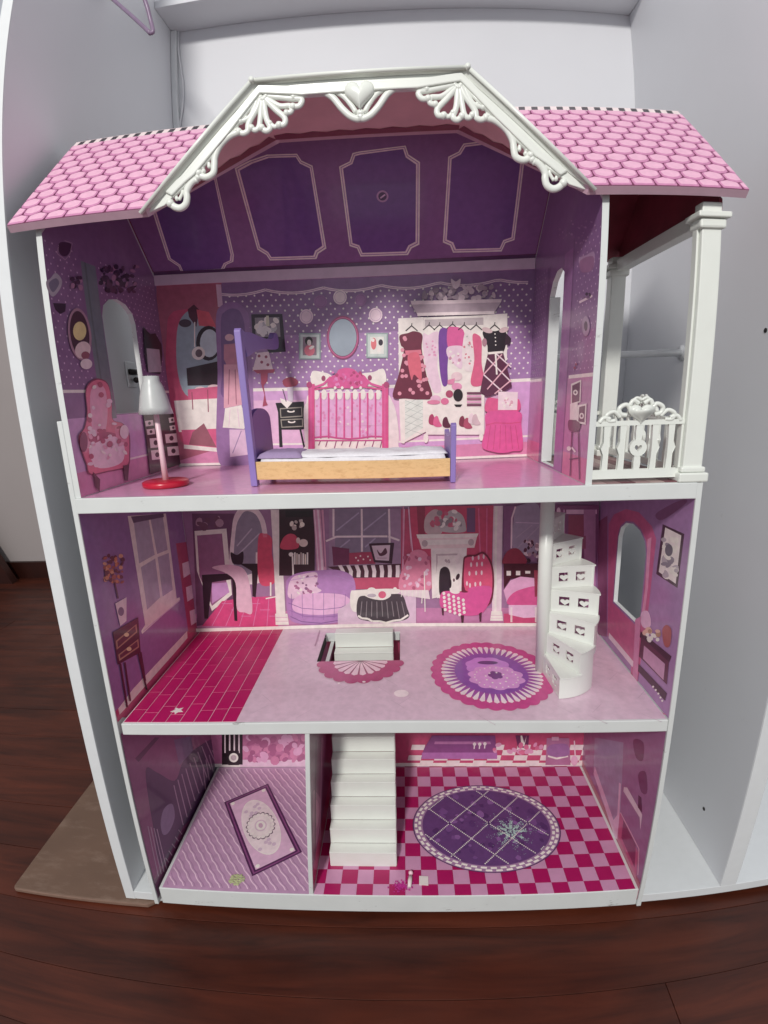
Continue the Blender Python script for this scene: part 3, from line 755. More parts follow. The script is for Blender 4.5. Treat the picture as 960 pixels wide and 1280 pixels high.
for cx, cy, rx, ry, c in ((460, 170, 38, 38, '#7a4f86'), (690, 160, 32, 36, '#7a4f86'), (572, 145, 39, 42, '#b7a9bd'), (380, 255, 39, 42, '#b89dbd'), (775, 247, 39, 42, '#b89dbd')):
    d.e(c, cx, cy, rx, ry); d.e('#8c7396' if c != '#7a4f86' else '#6d4379', cx, cy, rx*.8, ry*.8); d.e(c, cx, cy, rx*.74, ry*.74)
d.build('printed_wall_plates', bwU)
def framed(x0, y0, x1, y1, sd):
    d = Print(PBU, D5); d.r('#6b8286', x0, y0, x1, y1).r('#8fa3a4', x0+8, y0+8, x1-8, y1-8).r('#a9b7b8' if sd else '#6c5a6c', x0+22, y0+22, x1-24, y1-24)
    if sd: d.e('#b4505c', x0+42, y0+62, 16, 34).e('#e8d8d8', x0+38, y0+42, 9, 10).e('#2a2230', x0+82, y0+55, 13, 18).e('#d8cfd4', x0+72, y0+92, 14, 18)
    else: d.e('#b0506a', x0+60, y0+98, 30, 32).e('#1d1418', x0+56, y0+44, 22, 24).e('#d8b2ae', x0+58, y0+54, 12, 17).e('#e3c6c4', x0+72, y0+82, 17, 9, -.5)
    d.build('printed_portrait', bwU)
framed(338, 350, 462, 500, 0); framed(722, 348, 846, 492, 1)
d = Print(PBU, D5); d.e('#7c2a5c', 588, 375, 92, 124, n=32).e('#9a3c74', 588, 375, 86, 116, n=32).e('#5c2048', 588, 375, 81, 110, n=32); d.build('mirror_frame', bwU)
d = Print(PBU, D5, gain=1.0); d.e('#b4bcc6', 588, 375, 78, 106, n=32); d.build('wall_mirror', bwU, mat=M_MIRROR)
# printed bed
d = Print(PBU, D5)
d.s('#d3c3da', 412, 570, 470, 572, 520, 590, 560, 650, 420, 650).s('#d3c3da', 690, 585, 760, 572, 822, 555, 825, 645, 690, 645).e('#7c2c56', 478, 608, 12, 16).e('#7c2c56', 742, 605, 12, 16)
d.s('#dcaacb', 365, 800, 380, 745, 430, 690, 800, 690, 870, 740, 900, 850, 905, 980, 860, 1015, 400, 1015, 375, 980)
d.r('#dd7fb4', 430, 690, 822, 945).r('#dccbe4', 432, 955, 822, 1018)
d.blobs(['#b8609a', '#e9a3cc', '#c86aa4'], 440, 735, 815, 935, 60, 6, 9, 7)
for i, x in enumerate((450, 490, 540, 580, 625, 665, 710, 755, 800)): d.l('#7f3068', 5, x, 990+(i%3)*8, x+12, 960)
d.l('#c88ab2', 4, 430, 880, 820, 870)
for x in (438, 481, 526, 570, 614, 658, 702, 748, 790): d.e('#ecc0da', x, 700, 17, 30)
d.build('printed_quilt', bwU)
d = Print(PBU, D5)
for x in (463, 508, 552, 597, 641, 686, 730, 775): d.l('#b02a78', 9, x, 690, x-1+(x-620)*.0, 950)
d.l('#a52f78', 9, 425, 945, 500, 938, 560, 948, 625, 952, 690, 948, 750, 938, 820, 940).l('#a52f78', 7, 430, 962, 820, 960)
d.l('#c2347f', 13, 400, 660, 440, 655, 480, 640, 520, 600).l('#c2347f', 13, 835, 660, 800, 655, 750, 640, 705, 600)
d.l('#b32d76', 10, 430, 672, 520, 655, 700, 655, 815, 672)
d.r('#b22872', 392, 640, 428, 1015).r('#c8387f', 402, 650, 412, 1012).r('#b22872', 812, 640, 848, 1015).r('#c8387f', 822, 650, 832, 1012)
d.e('#8f2460', 398, 645, 16, 18).e('#8f2460', 836, 645, 16, 18)
d.s('#bd2f7c', 505, 655, 520, 600, 550, 585, 565, 560, 605, 548, 650, 556, 680, 580, 715, 595, 735, 640, 700, 660, 620, 665)
d.blobs(['#e05c9c', '#951f60', '#d5428c'], 530, 570, 705, 650, 26, 5, 12, 9)
for x in (545, 585, 640, 690): d.e('#e9b6d2', x, 662, 8, 9)
d.build('printed_bedstead', bwU)
# printed wardrobe
d = Print(PBU, D6)
d.blobs(['#7d6e80', '#988a98', '#6a5a6e'], 210, 85, 600, 150, 46, 8, 20, 3).s('#a598a6', 365, 40, 390, 55, 415, 40, 412, 75, 390, 95, 368, 75)
d.p('#a79aa6', 145, 160, 640, 150, 635, 168, 150, 180).p('#8a7c8c', 150, 180, 635, 168, 600, 222, 180, 232).p('#b6a9b2', 180, 225, 600, 215, 600, 232, 182, 242)
d.p('#bcb0b8', 78, 255, 215, 248, 230, 700, 110, 935, 92, 930, 82, 700).p('#c8c2ca', 535, 238, 670, 228, 668, 480, 540, 600)
d.p('#d8d0d6', 216, 250, 545, 238, 545, 880, 228, 880).p('#8f8890', 222, 262, 540, 250, 540, 290, 222, 300).r('#efe6ec', 228, 300, 535, 700)
d.p('#dfe2e4', 96, 700, 230, 690, 228, 870, 98, 935).p('#a3b0ae', 115, 702, 212, 696, 212, 850, 115, 915)
for i in range(5): d.l('#7f8d8c', 2, 115, 730+i*38, 212, 700+i*38-30).l('#7f8d8c', 2, 115, 700+i*38, 212, 740+i*36)
d.r('#c2bcc2', 230, 750, 530, 762).r('#b4aeb6', 228, 868, 545, 886).e('#cfc8ce', 228, 905, 14, 26).e('#cfc8ce', 528, 900, 12, 20)
d.build('printed_wardrobe', bwU)
def dress(fn): d = Print(PBU, D6); fn(d); return d.build('printed_dress', bwU)
def hang(d, x, y): d.l('#1c141c', 5, x-32, y+28, x, y, x+32, y+28).l('#1c141c', 4, x, y, x+2, y-14)
def f(d): hang(d, 245, 290); d.s('#e39abb', 212, 340, 240, 345, 270, 330, 300, 335, 296, 420, 290, 520, 312, 640, 270, 655, 235, 560, 215, 440); d.blobs(['#c9719c'], 225, 350, 285, 470, 10, 4, 8, 2)
dress(f)
def f(d): hang(d, 302, 290); d.s('#5b2483', 300, 325, 350, 320, 352, 420, 345, 520, 345, 610, 318, 615, 300, 500)
dress(f)
def f(d): hang(d, 372, 285); d.s('#b3317d', 345, 315, 372, 300, 430, 318, 440, 400, 425, 420, 350, 415); d.s('#e79abb', 345, 412, 420, 405, 425, 440, 420, 530, 350, 470); d.blobs(['#9f6a86', '#efc6d8'], 355, 430, 415, 520, 12, 5, 10, 4)
dress(f)
def f(d): hang(d, 435, 290); d.s('#ccaab8', 440, 330, 475, 325, 490, 420, 500, 525, 460, 545, 430, 520, 425, 430); d.blobs(['#a8586e', '#8f8f92'], 435, 350, 485, 530, 12, 4, 7, 6)
dress(f)
def f(d): hang(d, 500, 290); d.s('#b0386a', 480, 350, 510, 345, 530, 380, 530, 500, 545, 600, 500, 625, 470, 600, 490, 480)
dress(f)
def f(d):
    hang(d, 150, 295); d.s('#5a1030', 85, 350, 130, 335, 165, 325, 208, 345, 205, 420, 230, 560, 262, 680, 200, 695, 120, 690, 48, 680, 80, 560, 108, 430, 92, 400)
    R = random.Random(2); d.d('#c06a84', 11, *[v for _ in range(30) for v in (lambda t: (150 + R.uniform(-1, 1)*(38 + 60*t), 350 + t*325))(R.random())])
    d.p('#d0506c', 115, 430, 200, 425, 205, 450, 118, 455).s('#c0405c', 135, 450, 190, 450, 205, 590, 165, 560, 150, 590, 130, 500)
dress(f)
def f(d):
    hang(d, 600, 290); d.s('#1b0f1a', 535, 335, 560, 320, 600, 325, 640, 318, 665, 340, 660, 400, 640, 440, 570, 445, 560, 400)
    d.e('#a08a92', 560, 320, 30, 14, .3).e('#a08a92', 650, 318, 26, 14, -.3).p('#2a1626', 662, 335, 690, 365, 682, 395, 655, 400)
    d.p('#4a1838', 565, 440, 645, 435, 695, 625, 650, 650, 560, 680, 520, 660, 545, 530)
    for a in ((560, 470, 690, 600), (540, 560, 640, 650), (600, 440, 690, 520)): d.l('#cfa3b2', 7, *a)
    for a in ((640, 450, 540, 560), (680, 500, 560, 640), (690, 590, 600, 665)): d.l('#b08496', 7, *a)
    d.l('#d7b4c0', 12, 565, 445, 645, 438).l('#d7b4c0', 9, 605, 445, 612, 560).d('#c9b6bc', 4, 602, 340, 604, 360, 605, 380, 606, 400)
    d.e('#8a6072', 545, 385, 13, 22)
dress(f)
d = Print(PBU, D6)
d.e('#b39aa6', 395, 570, 30, 24).p('#cf5f8a', 345, 590, 385, 580, 380, 615, 345, 612).e('#cf6a94', 395, 625, 28, 20).e('#d98aa8', 280, 690, 28, 18).e('#c05a84', 270, 710, 36, 12).e('#8c2a52', 355, 665, 20, 20).e('#c84a7c', 330, 705, 22, 18).e('#1c1218', 402, 672, 26, 34).p('#1c1218', 380, 722, 425, 722, 415, 735, 390, 735)
for i, c in enumerate(('#5c2a48', '#c77aa0', '#7a3a5c', '#c77aa0', '#5c2a48')): d.r(c, 450, 655+i*16, 528, 667+i*16)
d.build('printed_hats', bwU)
d = Print(PBU, D6)
for x, y, c in ((265, 800, '#8d1c50'), (290, 810, '#c03a74'), (340, 815, '#4c1030'), (430, 810, '#6a1838'), (455, 820, '#8d2c50'), (480, 795, '#c2a3b0'), (500, 800, '#a08c98')): d.s(c, x-22, y+22, x-18, y-15, x, y-25, x+12, y+5, x+24, y+28, x, y+34)
d.build('printed_shoes', bwU)
d = Print(PBU, D6)
d.s('#c03070', 555, 700, 575, 685, 610, 690, 640, 690, 700, 690, 735, 700, 725, 760, 560, 765).p('#cfa4b8', 620, 652, 726, 655, 722, 752, 618, 752).blobs(['#e8d2dc', '#a87c92'], 635, 680, 705, 735, 12, 5, 10, 5)
d.s('#d02c7c', 555, 770, 640, 755, 740, 765, 745, 830, 752, 960, 700, 975, 650, 985, 590, 978, 532, 950, 550, 850)
for x in (570, 600, 630, 660, 690, 720): d.l('#a01c5c', 3, 645+(x-645)*.9, 835, x+(x-645)*.15, 965)
d.l('#a81f62', 5, 552, 835, 600, 822, 690, 824, 742, 818)
d.build('printed_stool', bwU)
for o_ in ():
    pass
# ---- left wall of the upper room
gb = [(.001, Z3+.001), (YB-.0006, Z3+.001), (YB-.0006, 1.030), (.151, 1.172), (.001, 1.025)]
d = Print(PLU)
d.w('#6b4c7a', gb, [HL])
d.w('#9b74a8', [(.001, Z3+.001), (YB-.001, Z3+.001), (YB-.001, .8045), (.001, .8045)])
d.w('#a5608f', [(.001, Z3+.001), (YB-.001, Z3+.001), (YB-.001, .735), (.001, .735)])
d.wline('#cfb7d3', [(.001, .8387), (.062, .8387)], .004); d.wline('#cfb7d3', [(.212, .8387), (YB-.001, .8387)], .004)
d.wline('#cfb7d3', [(.03, .737), (YB-.001, .737)], .003)
d.wdots('#a690b2', lattice(.006, YB-.004, .848, 1.02, .0135, .0085, [HL, [(.070, .80), (.115, .80), (.115, 1.1), (.070, 1.1)]]), .0013)
d.w('#53666e', [(.078, .80), (.1125, .80), (.1125, 1.01), (.078, 1.01)])
d.w('#47585f', [(.086, .80), (.090, .80), (.090, 1.01), (.086, 1.01)])
d.build('wallpaper', wuL)
d = Print(PLU, G6)
d.s('#3e1f3e', 200, 110, 240, 105, 270, 120, 255, 170, 225, 185, 200, 160).l('#8a7090', 5, 195, 130, 190, 170, 235, 205, 262, 170, 275, 110, 230, 95)
d.s('#8a8a9a', 125, 330, 150, 310, 180, 280, 215, 320, 205, 370, 165, 415, 135, 380).s('#5f5f78', 140, 340, 180, 310, 200, 340, 165, 390)
d.p('#2d1a30', 165, 452, 238, 455, 235, 500, 205, 515, 178, 490)
d.blobs(['#2a1530', '#4a2a4a', '#8a5f84', '#37203c'], 435, 240, 640, 390, 70, 7, 20, 11)
d.build('printed_wall_flowers', wuL)
d = Print(PLU, G6)
d.blobs(['#8a5f84', '#3c1f3e'], 270, 300, 320, 370, 12, 9, 16, 12)
d.build('printed_wall_flowers', wuL)
d = Print(PLU, G6)
d.e('#4a2b3c', 312, 630, 60, 140, -.12, 28).e('#8a6a80', 312, 630, 66, 150, -.12, 28).e('#3c2230', 312, 628, 54, 132, -.12, 28).e('#c6ac62', 312, 612, 38, 54).e('#b6a3a6', 330, 720, 44, 50, .4).e('#7a4050', 345, 750, 24, 22).e('#bda9b4', 350, 800, 34, 30)
d.build('printed_oval_portrait', wuL)
d = Print(PLU, D4)
CH = [(246, 470), (285, 432), (330, 450), (345, 520), (350, 590), (388, 606), (413, 645), (416, 720), (406, 775), (330, 795), (262, 806), (246, 762), (224, 700), (218, 655), (240, 622), (250, 560)]
d.s('#6c2444', *[v for x, y in CH for v in (318+(x-318)*1.05, 620+(y-620)*1.03)]).s('#b4486c', *[v for p_ in CH for v in p_])
d.s('#d07a98', 262, 480, 286, 450, 320, 470, 330, 560, 318, 640, 275, 650, 262, 560).s('#d89aae', 262, 690, 330, 655, 392, 680, 388, 760, 300, 785, 262, 745).s('#8c3054', 262, 655, 330, 640, 375, 655, 330, 662, 262, 690).s('#c8607f', 362, 620, 400, 628, 408, 670, 392, 690, 366, 660).s('#c8607f', 224, 652, 246, 640, 256, 690, 244, 725, 230, 700)
R_ = random.Random(21)
for _ in range(90):
    x, y = R_.uniform(225, 410), R_.uniform(440, 795)
    if inside((x, y), [(318+(a-318)*.9, 620+(b-620)*.93) for a, b in CH]): d.e(R_.choice(['#e8bcc8', '#8f3053', '#c87a94', '#dba0b4']), x, y, R_.uniform(5, 12), R_.uniform(5, 14), R_.random()*3, 9)
d.p('#4a2030', 270, 800, 298, 830, 296, 880, 280, 860).p('#4a2030', 390, 775, 415, 770, 410, 835, 400, 835)
d.e('#6c2c4a', 232, 680, 16, 40).e('#d9a6b8', 395, 640, 18, 28)
d.build('printed_armchair', wuL)
d = Print(PLU, D4)
d.p('#221620', 472, 220, 500, 250, 520, 245, 545, 290, 548, 330, 540, 410, 490, 400, 478, 330).p('#8d8796', 484, 305, 536, 310, 545, 400, 492, 402)
d.p('#2a1824', 470, 555, 600, 560, 632, 765, 500, 810)
for x0, y0, wd, hh in ((478, 592, 32, 26), (484, 626, 32, 26), (496, 662, 46, 42), (502, 710, 46, 42), (572, 580, 26, 24), (576, 612, 26, 22), (558, 645, 48, 40), (566, 696, 48, 40)):
    d.p('#b6aeb6', x0, y0+4, x0+wd, y0, x0+wd+3, y0+hh-4, x0+4, y0+hh).e('#2c222c', x0+wd/2+2, y0+hh*.5, wd*.18, hh*.24)
d.build('printed_dressing_table', wuL)
# hinge on the wardrobe side, seen through the arched window
c = on(166, 468, 'x', WX0+.004)
hi = box('hinge', WX0+.0002, WX0+.003, c.y-.016, c.y+.016, c.z-.022, c.z+.022, M_CHROME, WA, .001)
MB().add(tube_geo([(WX0+.006, c.y-.012, c.z+.004), (WX0+.006, c.y+.014, c.z+.004)], .005, 12)).add(ball(Vector((WX0+.009, c.y, c.z-.010)), .0055)).build('hinge_arm', M_HOLE, hi)
# ---- right wall of the upper room
gb2 = gb
d = Print(PRU)
d.w('#6b4a7c', gb2, [HD])
def cw(pr, col, poly): pr.w(col, poly)
cw(d, '#93608f', [(.001, Z3+.001), (.1315, Z3+.001), (.1315, .835), (.001, .835)]); cw(d, '#93608f', [(.2, Z3+.001), (YB-.001, Z3+.001), (YB-.001, .835), (.2, .835)])
cw(d, '#a8527f', [(.001, Z3+.001), (.1315, Z3+.001), (.1315, .735), (.001, .735)]); cw(d, '#a8527f', [(.2, Z3+.001), (YB-.001, Z3+.001), (YB-.001, .735), (.2, .735)])
d.wdots('#a690b2', lattice(.004, .08, .845, 1.0, .0135, .0085), .0012)
d.wdots('#a690b2', lattice(.22, .288, .845, 1.0, .0135, .0085), .0012)
d.wr('#7a5088', .095, .1315, Z3+.001, 1.0); d.wr('#5d3a6c', .092, .0965, Z3+.001, 1.01); d.wr('#5d3a6c', .2, .214, Z3+.001, 1.0)
d.wr('#cdb0cf', .001, .088, .834, .8385)
d.wr('#cdb0cf', .22, .2915, .834, .8385)
d.build('wallpaper', wuR)
d = Print(PRU, G7)
d.s('#8a6f95', 455, 520, 520, 490, 590, 462, 585, 600, 520, 640, 470, 600).s('#7a4f7a', 465, 540, 580, 500, 575, 620, 480, 640).p('#b79fb8', 455, 900, 575, 840, 575, 862, 460, 920).blobs(['#2a1830', '#5c3c66'], 470, 830, 560, 870, 8, 8, 16, 3)
d.blobs(['#7c5c86', '#8d6f98'], 280, 180, 620, 420, 26, 4, 12, 6).e('#7f6a8c', 520, 1120, 35, 90).e('#3a2444', 520, 1120, 16, 44)
d.build('printed_hat_shelf', wuR)
d = Print(PRU, G8)
d.p('#d9c6d6', 368, 335, 455, 300, 448, 490, 365, 510).p('#4c2444', 378, 350, 445, 318, 438, 480, 375, 498).e('#cdb6cc', 405, 408, 20, 24).e('#4c2444', 405, 408, 9, 10)
d.p('#c8b0c8', 360, 505, 425, 490, 420, 640, 358, 640).p('#d9c6d6', 425, 515, 500, 500, 492, 680, 415, 665).p('#4c2444', 438, 530, 488, 518, 482, 660, 430, 652).e('#cdb6cc', 458, 605, 20, 26).e('#4c2444', 458, 605, 9, 12)
d.s('#4a1d40', 350, 640, 440, 660, 440, 720, 400, 740, 350, 720)
for a in ((375, 740, 360, 1110), (430, 730, 440, 1140), (355, 970, 430, 960)): d.l('#4a1d40', 9, *a)
d.e('#d8c0d4', 350, 880, 18, 20).l('#d8c0d4', 14, 375, 870, 405, 910).d('#7c2c4c', 10, 412, 170, 400, 200)
d.build('printed_chair_with_photos', wuR)

# ------------------------------------------------------------------ printed walls: living room
d = Print(PBM)
d.wr('#7d5581', .001, RX-.001, Z2+.001, Z3B-.001)
d.wr('#9a5a8c', .001, RX-.001, Z2+.001, .40)
d.build('wallpaper', bwM)
d = Print(PBM, D8)
d.p('#5a3458', 480, 70, 650, 70, 650, 500, 500, 520).p('#cbb6c6', 490, 140, 618, 130, 640, 395, 560, 460, 500, 300).p('#7a4772', 500, 158, 600, 150, 622, 390, 560, 440, 510, 320)
d.p('#9c6aa8', 560, 350, 620, 345, 630, 385, 560, 430).blobs(['#8a6a84', '#5c3450'], 500, 85, 600, 125, 10, 8, 18, 4)
d.s('#bfa6c6', 640, 330, 640, 130, 660, 60, 700, 30, 750, 60, 780, 140, 780, 330).s('#6e6880', 655, 310, 655, 140, 675, 80, 700, 60, 740, 80, 762, 150, 765, 280)
d.l('#8f8aa0', 5, 660, 200, 720, 130).l('#8f8aa0', 5, 660, 240, 750, 150)
d.r('#bfa9c2', 735, 225, 752, 330)
d.build('printed_window', bwM)
d = Print(PBM, D8)
d.p('#c01468', 520, 520, 560, 470, 600, 420, 700, 405, 825, 400, 825, 525)
for i in range(5): d.l('#d85c94', 2.5, 620+i*42, 410, 560+i*55, 520)
for i in range(6): d.l('#d85c94', 2.5, 600+i*38, 430+i%3*25, 640+i*38, 430+i%3*25)
d.build('printed_wood_floor', bwM)
d = Print(PBM, D8)
d.p('#241420', 520, 315, 650, 308, 655, 330, 560, 345, 545, 490, 530, 490).p('#241420', 640, 320, 655, 320, 662, 500, 650, 498).p('#241420', 670, 270, 745, 270, 745, 300, 735, 405, 722, 400, 720, 300)
d.s('#c78ca6', 560, 285, 640, 275, 700, 310, 722, 460, 690, 465, 660, 450, 655, 350, 620, 310).s('#2a1828', 635, 225, 660, 235, 685, 222, 682, 270, 650, 272, 640, 260)
d.build('printed_desk', bwM)
d = Print(PBM, D8)
d.s('#b01e50', 745, 170, 770, 150, 800, 170, 800, 230, 815, 340, 750, 345).p('#c24a6a', 762, 150, 782, 150, 780, 165, 765, 165).l('#c7b3c2', 6, 795, 345, 795, 400).l('#c7b3c2', 5, 775, 410, 815, 402)
d.build('printed_red_dress', bwM)
def column(x0, x1):
    d = Print(PBM, D8); d.p('#c8aebc', x0, 55, x1, 55, x1+24, 470, x0+22, 470).p('#dcc6d0', x0+10, 55, x0+22, 55, x0+40, 470, x0+28, 470)
    d.p('#d9c3ce', x0+18, 470, x1+32, 470, x1+38, 515, x0+20, 515).l('#a888a0', 3, x0+20, 485, x1+32, 485).l('#a888a0', 3, x0+20, 500, x1+34, 500); d.build('printed_column', bwM)
column(795, 830)
d = Print(PBM, E2); d.p('#c0a3b4', 560, 60, 618, 58, 608, 700, 552, 700).p('#d3bac6', 570, 60, 585, 60, 578, 700, 566, 700).p('#cfb6c4', 548, 690, 612, 690, 618, 748, 540, 748).l('#a888a0', 3, 545, 715, 615, 715).l('#a888a0', 3, 545, 732, 615, 732); d.build('printed_column', bwM)
d = Print(PBM, E1)
d.r('#2c1220', 48, 85, 285, 530).r('#1c0c16', 90, 95, 270, 140).blobs(['#b9b0a8', '#8e8684'], 125, 155, 210, 215, 9, 8, 18, 4)
for i in range(7): d.r(['#c8c0b6', '#a39a94', '#d6cfc8', '#8a7f80', '#c8c0b6', '#b0a8a0', '#cfc6bd'][i], 148+i*14, 375+(i%3)*6, 158+i*14, 455)
d.s('#a31c48', 60, 350, 75, 280, 120, 250, 165, 270, 175, 345).e('#a79a98', 210, 312, 30, 26).e('#a79a98', 175, 295, 14, 20).e('#cfc0c4', 128, 388, 16, 14).l('#cfc0c4', 11, 138, 400, 142, 530)
d.build('printed_bookcase', bwM)
d = Print(PBM, E1)
d.r('#7d6284', 380, 85, 860, 520).r('#685c78', 420, 85, 775, 380)
for a in ((410, 85, 410, 270), (598, 85, 600, 370), (780, 85, 785, 330), (430, 270, 770, 268), (360, 300, 430, 270), (775, 268, 850, 295)): d.l('#b9a5bd', 13, *a)
for a in ((430, 230, 580, 110), (610, 230, 760, 110), (445, 350, 520, 290), (620, 340, 690, 280)): d.l('#83799a', 9, *a)
d.build('printed_bay_window', bwM)
d = Print(PBM, E1)
d.p('#a66f94', 275, 90, 345, 90, 365, 500, 300, 505).p('#cf9cba', 300, 90, 312, 90, 345, 500, 330, 500).p('#7c4a70', 322, 90, 330, 90, 355, 470, 348, 470).l('#cf9cba', 6, 282, 90, 312, 500)
d.build('printed_curtains', bwM)
d = Print(PBM, E1)
d.p('#9c2856', 860, 85, 960, 85, 960, 520, 860, 530).l('#c892ac', 10, 880, 85, 872, 520).l('#c892ac', 9, 912, 85, 930, 350).l('#cc5c84', 8, 945, 85, 955, 350)
d.build('printed_curtains', bwM)
d = Print(PBM, E1)
d.p('#9a2450', 520, 520, 860, 520, 860, 620, 540, 620).p('#3a1226', 370, 470, 860, 450, 850, 540, 520, 545)
for i in range(8): d.p('#c3a6b4', 440+i*55, 460, 465+i*55, 458, 488+i*52, 500, 485+i*52, 540, 460+i*52, 540, 462+i*52, 500)
d.p('#5f1c48', 400, 335, 515, 350, 520, 455, 410, 462).p('#8c1c48', 515, 378, 680, 370, 690, 450, 515, 455).d('#d8a8bc', 6, 560, 410, 590, 398, 610, 420, 640, 402, 655, 425, 575, 428)
d.p('#33182c', 645, 315, 815, 310, 800, 450, 680, 440).p('#a390a4', 665, 330, 788, 325, 780, 430, 690, 425).s('#4a2238', 700, 355, 725, 380, 755, 345, 768, 375, 745, 395, 715, 395).l('#7c5c74', 4, 700, 412, 765, 412)
d.build('printed_window_seat', bwM)
d = Print(PBM, E1)
d.s('#8b5a9c', 95, 600, 110, 545, 180, 510, 300, 495, 430, 490, 520, 520, 555, 580, 555, 700, 540, 780, 480, 830, 330, 855, 190, 850, 110, 800)
d.s('#b394b6', 110, 600, 140, 540, 200, 520, 300, 510, 300, 600, 330, 630, 250, 660, 120, 680).blobs(['#6c3c6c', '#cdb2cc', '#8a4c78'], 140, 530, 320, 660, 22, 6, 13, 8)
d.s('#b784cf', 140, 700, 200, 655, 330, 645, 470, 655, 530, 700, 520, 760, 330, 790, 160, 770)
for i in range(6): d.l('#6d4586', 3, 130+i*72, 640+abs(i-2.5)*4, 135+i*70, 830-abs(i-2.5)*14)
d.l('#6d4586', 4, 110, 710, 200, 745, 330, 755, 460, 740, 545, 700).l('#6d4586', 3, 120, 760, 220, 800, 330, 805, 450, 795, 540, 750).l('#5f3a78', 4, 125, 800, 200, 835, 330, 845, 450, 825, 520, 780).l('#8f66a6', 3, 120, 560, 300, 530, 430, 530, 545, 570)
d.build('printed_daybed', bwM)
d = Print(PBM, E1)
d.p('#a890ac', 440, 760, 640, 620, 960, 620, 960, 850, 440, 862).s('#e5dde6', 525, 640, 570, 625, 800, 615, 850, 640, 600, 760, 530, 750)
d.build('printed_carpet', bwM)
d = Print(PBM, E1)
d.s('#38303a', 575, 680, 640, 660, 800, 650, 870, 660, 900, 740, 915, 800, 860, 830, 740, 840, 640, 830, 570, 800)
for i in range(9): d.l('#6a626c', 5, 600+i*33, 700, 590+i*37, 800+(i%2)*12)
d.l('#f0e8ea', 13, 575, 795, 600, 812, 640, 815, 670, 832, 720, 832, 760, 842, 810, 828, 860, 822, 908, 790).s('#cbb9c4', 610, 650, 660, 680, 740, 690, 790, 665, 780, 640, 690, 630)
d.e('#b9b3c0', 665, 640, 36, 34).e('#8d8696', 665, 660, 30, 12).e('#b83a64', 735, 655, 26, 24).e('#e9dfe2', 820, 615, 12, 10)
d.build('printed_tea_table', bwM)
d = Print(PBM, E2)
d.p('#a31c50', 60, 62, 560, 55, 545, 640, 480, 700, 200, 560, 70, 480).p('#7c1c40', 100, 62, 150, 62, 150, 230, 110, 230).l('#d06a94', 7, 20, 62, 20, 480).l('#d08aac', 6, 50, 62, 75, 330)
d.s('#97858c', 155, 220, 150, 130, 200, 80, 240, 100, 250, 220).s('#8c8a90', 250, 210, 250, 150, 300, 85, 370, 110, 395, 180, 380, 215).blobs(['#b6b0b2', '#6e6670', '#a03c60'], 170, 90, 370, 200, 24, 8, 20, 6).r('#5c3864', 400, 70, 450, 215)
d.l('#c8447a', 8, 470, 70, 480, 350).l('#c8447a', 7, 520, 70, 520, 500)
d.build('printed_chimney_breast', bwM)
d = Print(PBM, E2)
d.p('#cbbcc0', 98, 228, 470, 222, 460, 245, 105, 252).p('#b0a2a6', 110, 252, 460, 245, 445, 308, 130, 315).p('#d6c8cb', 150, 262, 420, 256, 415, 285, 155, 292).e('#8e8088', 148, 282, 18, 20).e('#8e8088', 425, 275, 18, 20)
d.p('#bcaeb2', 185, 312, 400, 308, 390, 560, 245, 600, 192, 612).p('#d8ccce', 205, 335, 330, 332, 350, 570, 222, 610).p('#978a92', 215, 345, 345, 342, 342, 352, 225, 356, 232, 600, 222, 602)
d.s('#c9bdc2', 222, 600, 222, 420, 240, 380, 275, 370, 310, 390, 325, 440, 325, 590).blobs(['#8e828a', '#e0d6d8'], 235, 380, 300, 410, 10, 5, 9, 3).s('#241a22', 238, 590, 236, 460, 255, 425, 282, 425, 300, 460, 305, 560, 290, 590)
d.build('printed_fireplace', bwM)
d = Print(PBM, E2)
d.s('#b25c80', 0, 560, 0, 480, 40, 380, 70, 330, 120, 320, 165, 350, 185, 450, 180, 560, 100, 570).blobs(['#cc84a2', '#943c64', '#d596ae'], 20, 345, 175, 550, 26, 7, 15, 14).p('#d9a6ba', 0, 560, 170, 560, 180, 615, 10, 590).l('#d9c0cc', 6, 145, 450, 150, 690).l('#d9c0cc', 6, 135, 560, 130, 640)
for i in range(7): d.l('#f0d8e2', 4, 10+i*22, 560, 8+i*22, 600)
d.build('printed_frilled_chair', bwM)
d = Print(PBM, E2)
d.s('#5c0f2c', 376, 402, 394, 355, 448, 350, 503, 334, 554, 415, 560, 562, 525, 652, 380, 640)
d.s('#c4265c', 385, 400, 400, 365, 450, 360, 500, 345, 545, 420, 550, 560, 520, 640, 480, 560, 390, 560)
d.s('#c9287c', 245, 580, 300, 565, 400, 575, 420, 545, 548, 545, 500, 690, 380, 712, 250, 670)
for (x, y) in ((435, 370), (470, 365), (500, 360), (425, 408), (460, 406), (490, 404), (415, 460), (455, 458), (488, 456), (400, 520), (418, 532), (450, 525), (480, 522)): d.e('#e09aa8', x, y, 6, 14)
for r_ in range(5):
    for c_ in range(5):
        if (r_ + c_) < 8: d.e('#ecc8d8', 262+c_*29+r_*2, 580+r_*24+c_*10, 9, 10)
d.p('#3c1224', 248, 665, 262, 670, 260, 710, 252, 710).p('#3c1224', 362, 710, 382, 710, 378, 760, 368, 760).p('#3c1224', 472, 700, 488, 690, 485, 748, 475, 748)
d.s('#cdbcc0', 300, 570, 305, 500, 325, 475, 345, 500, 355, 575).e('#2a1620', 345, 480, 10, 20, .4).e('#1e1018', 300, 520, 8, 28).e('#4a3038', 322, 500, 6, 10)
d.build('printed_armchair', bwM)
d = Print(PBM, E2)
d.r('#6d4470', 620, 58, 845, 330).s('#7c7590', 680, 320, 682, 110, 700, 58, 830, 56, 836, 320).l('#b7a2bd', 10, 665, 310, 668, 130, 690, 60).l('#998fa8', 5, 690, 155, 830, 160).l('#8a8298', 5, 700, 310, 830, 180).l('#8a8298', 5, 690, 250, 790, 170)
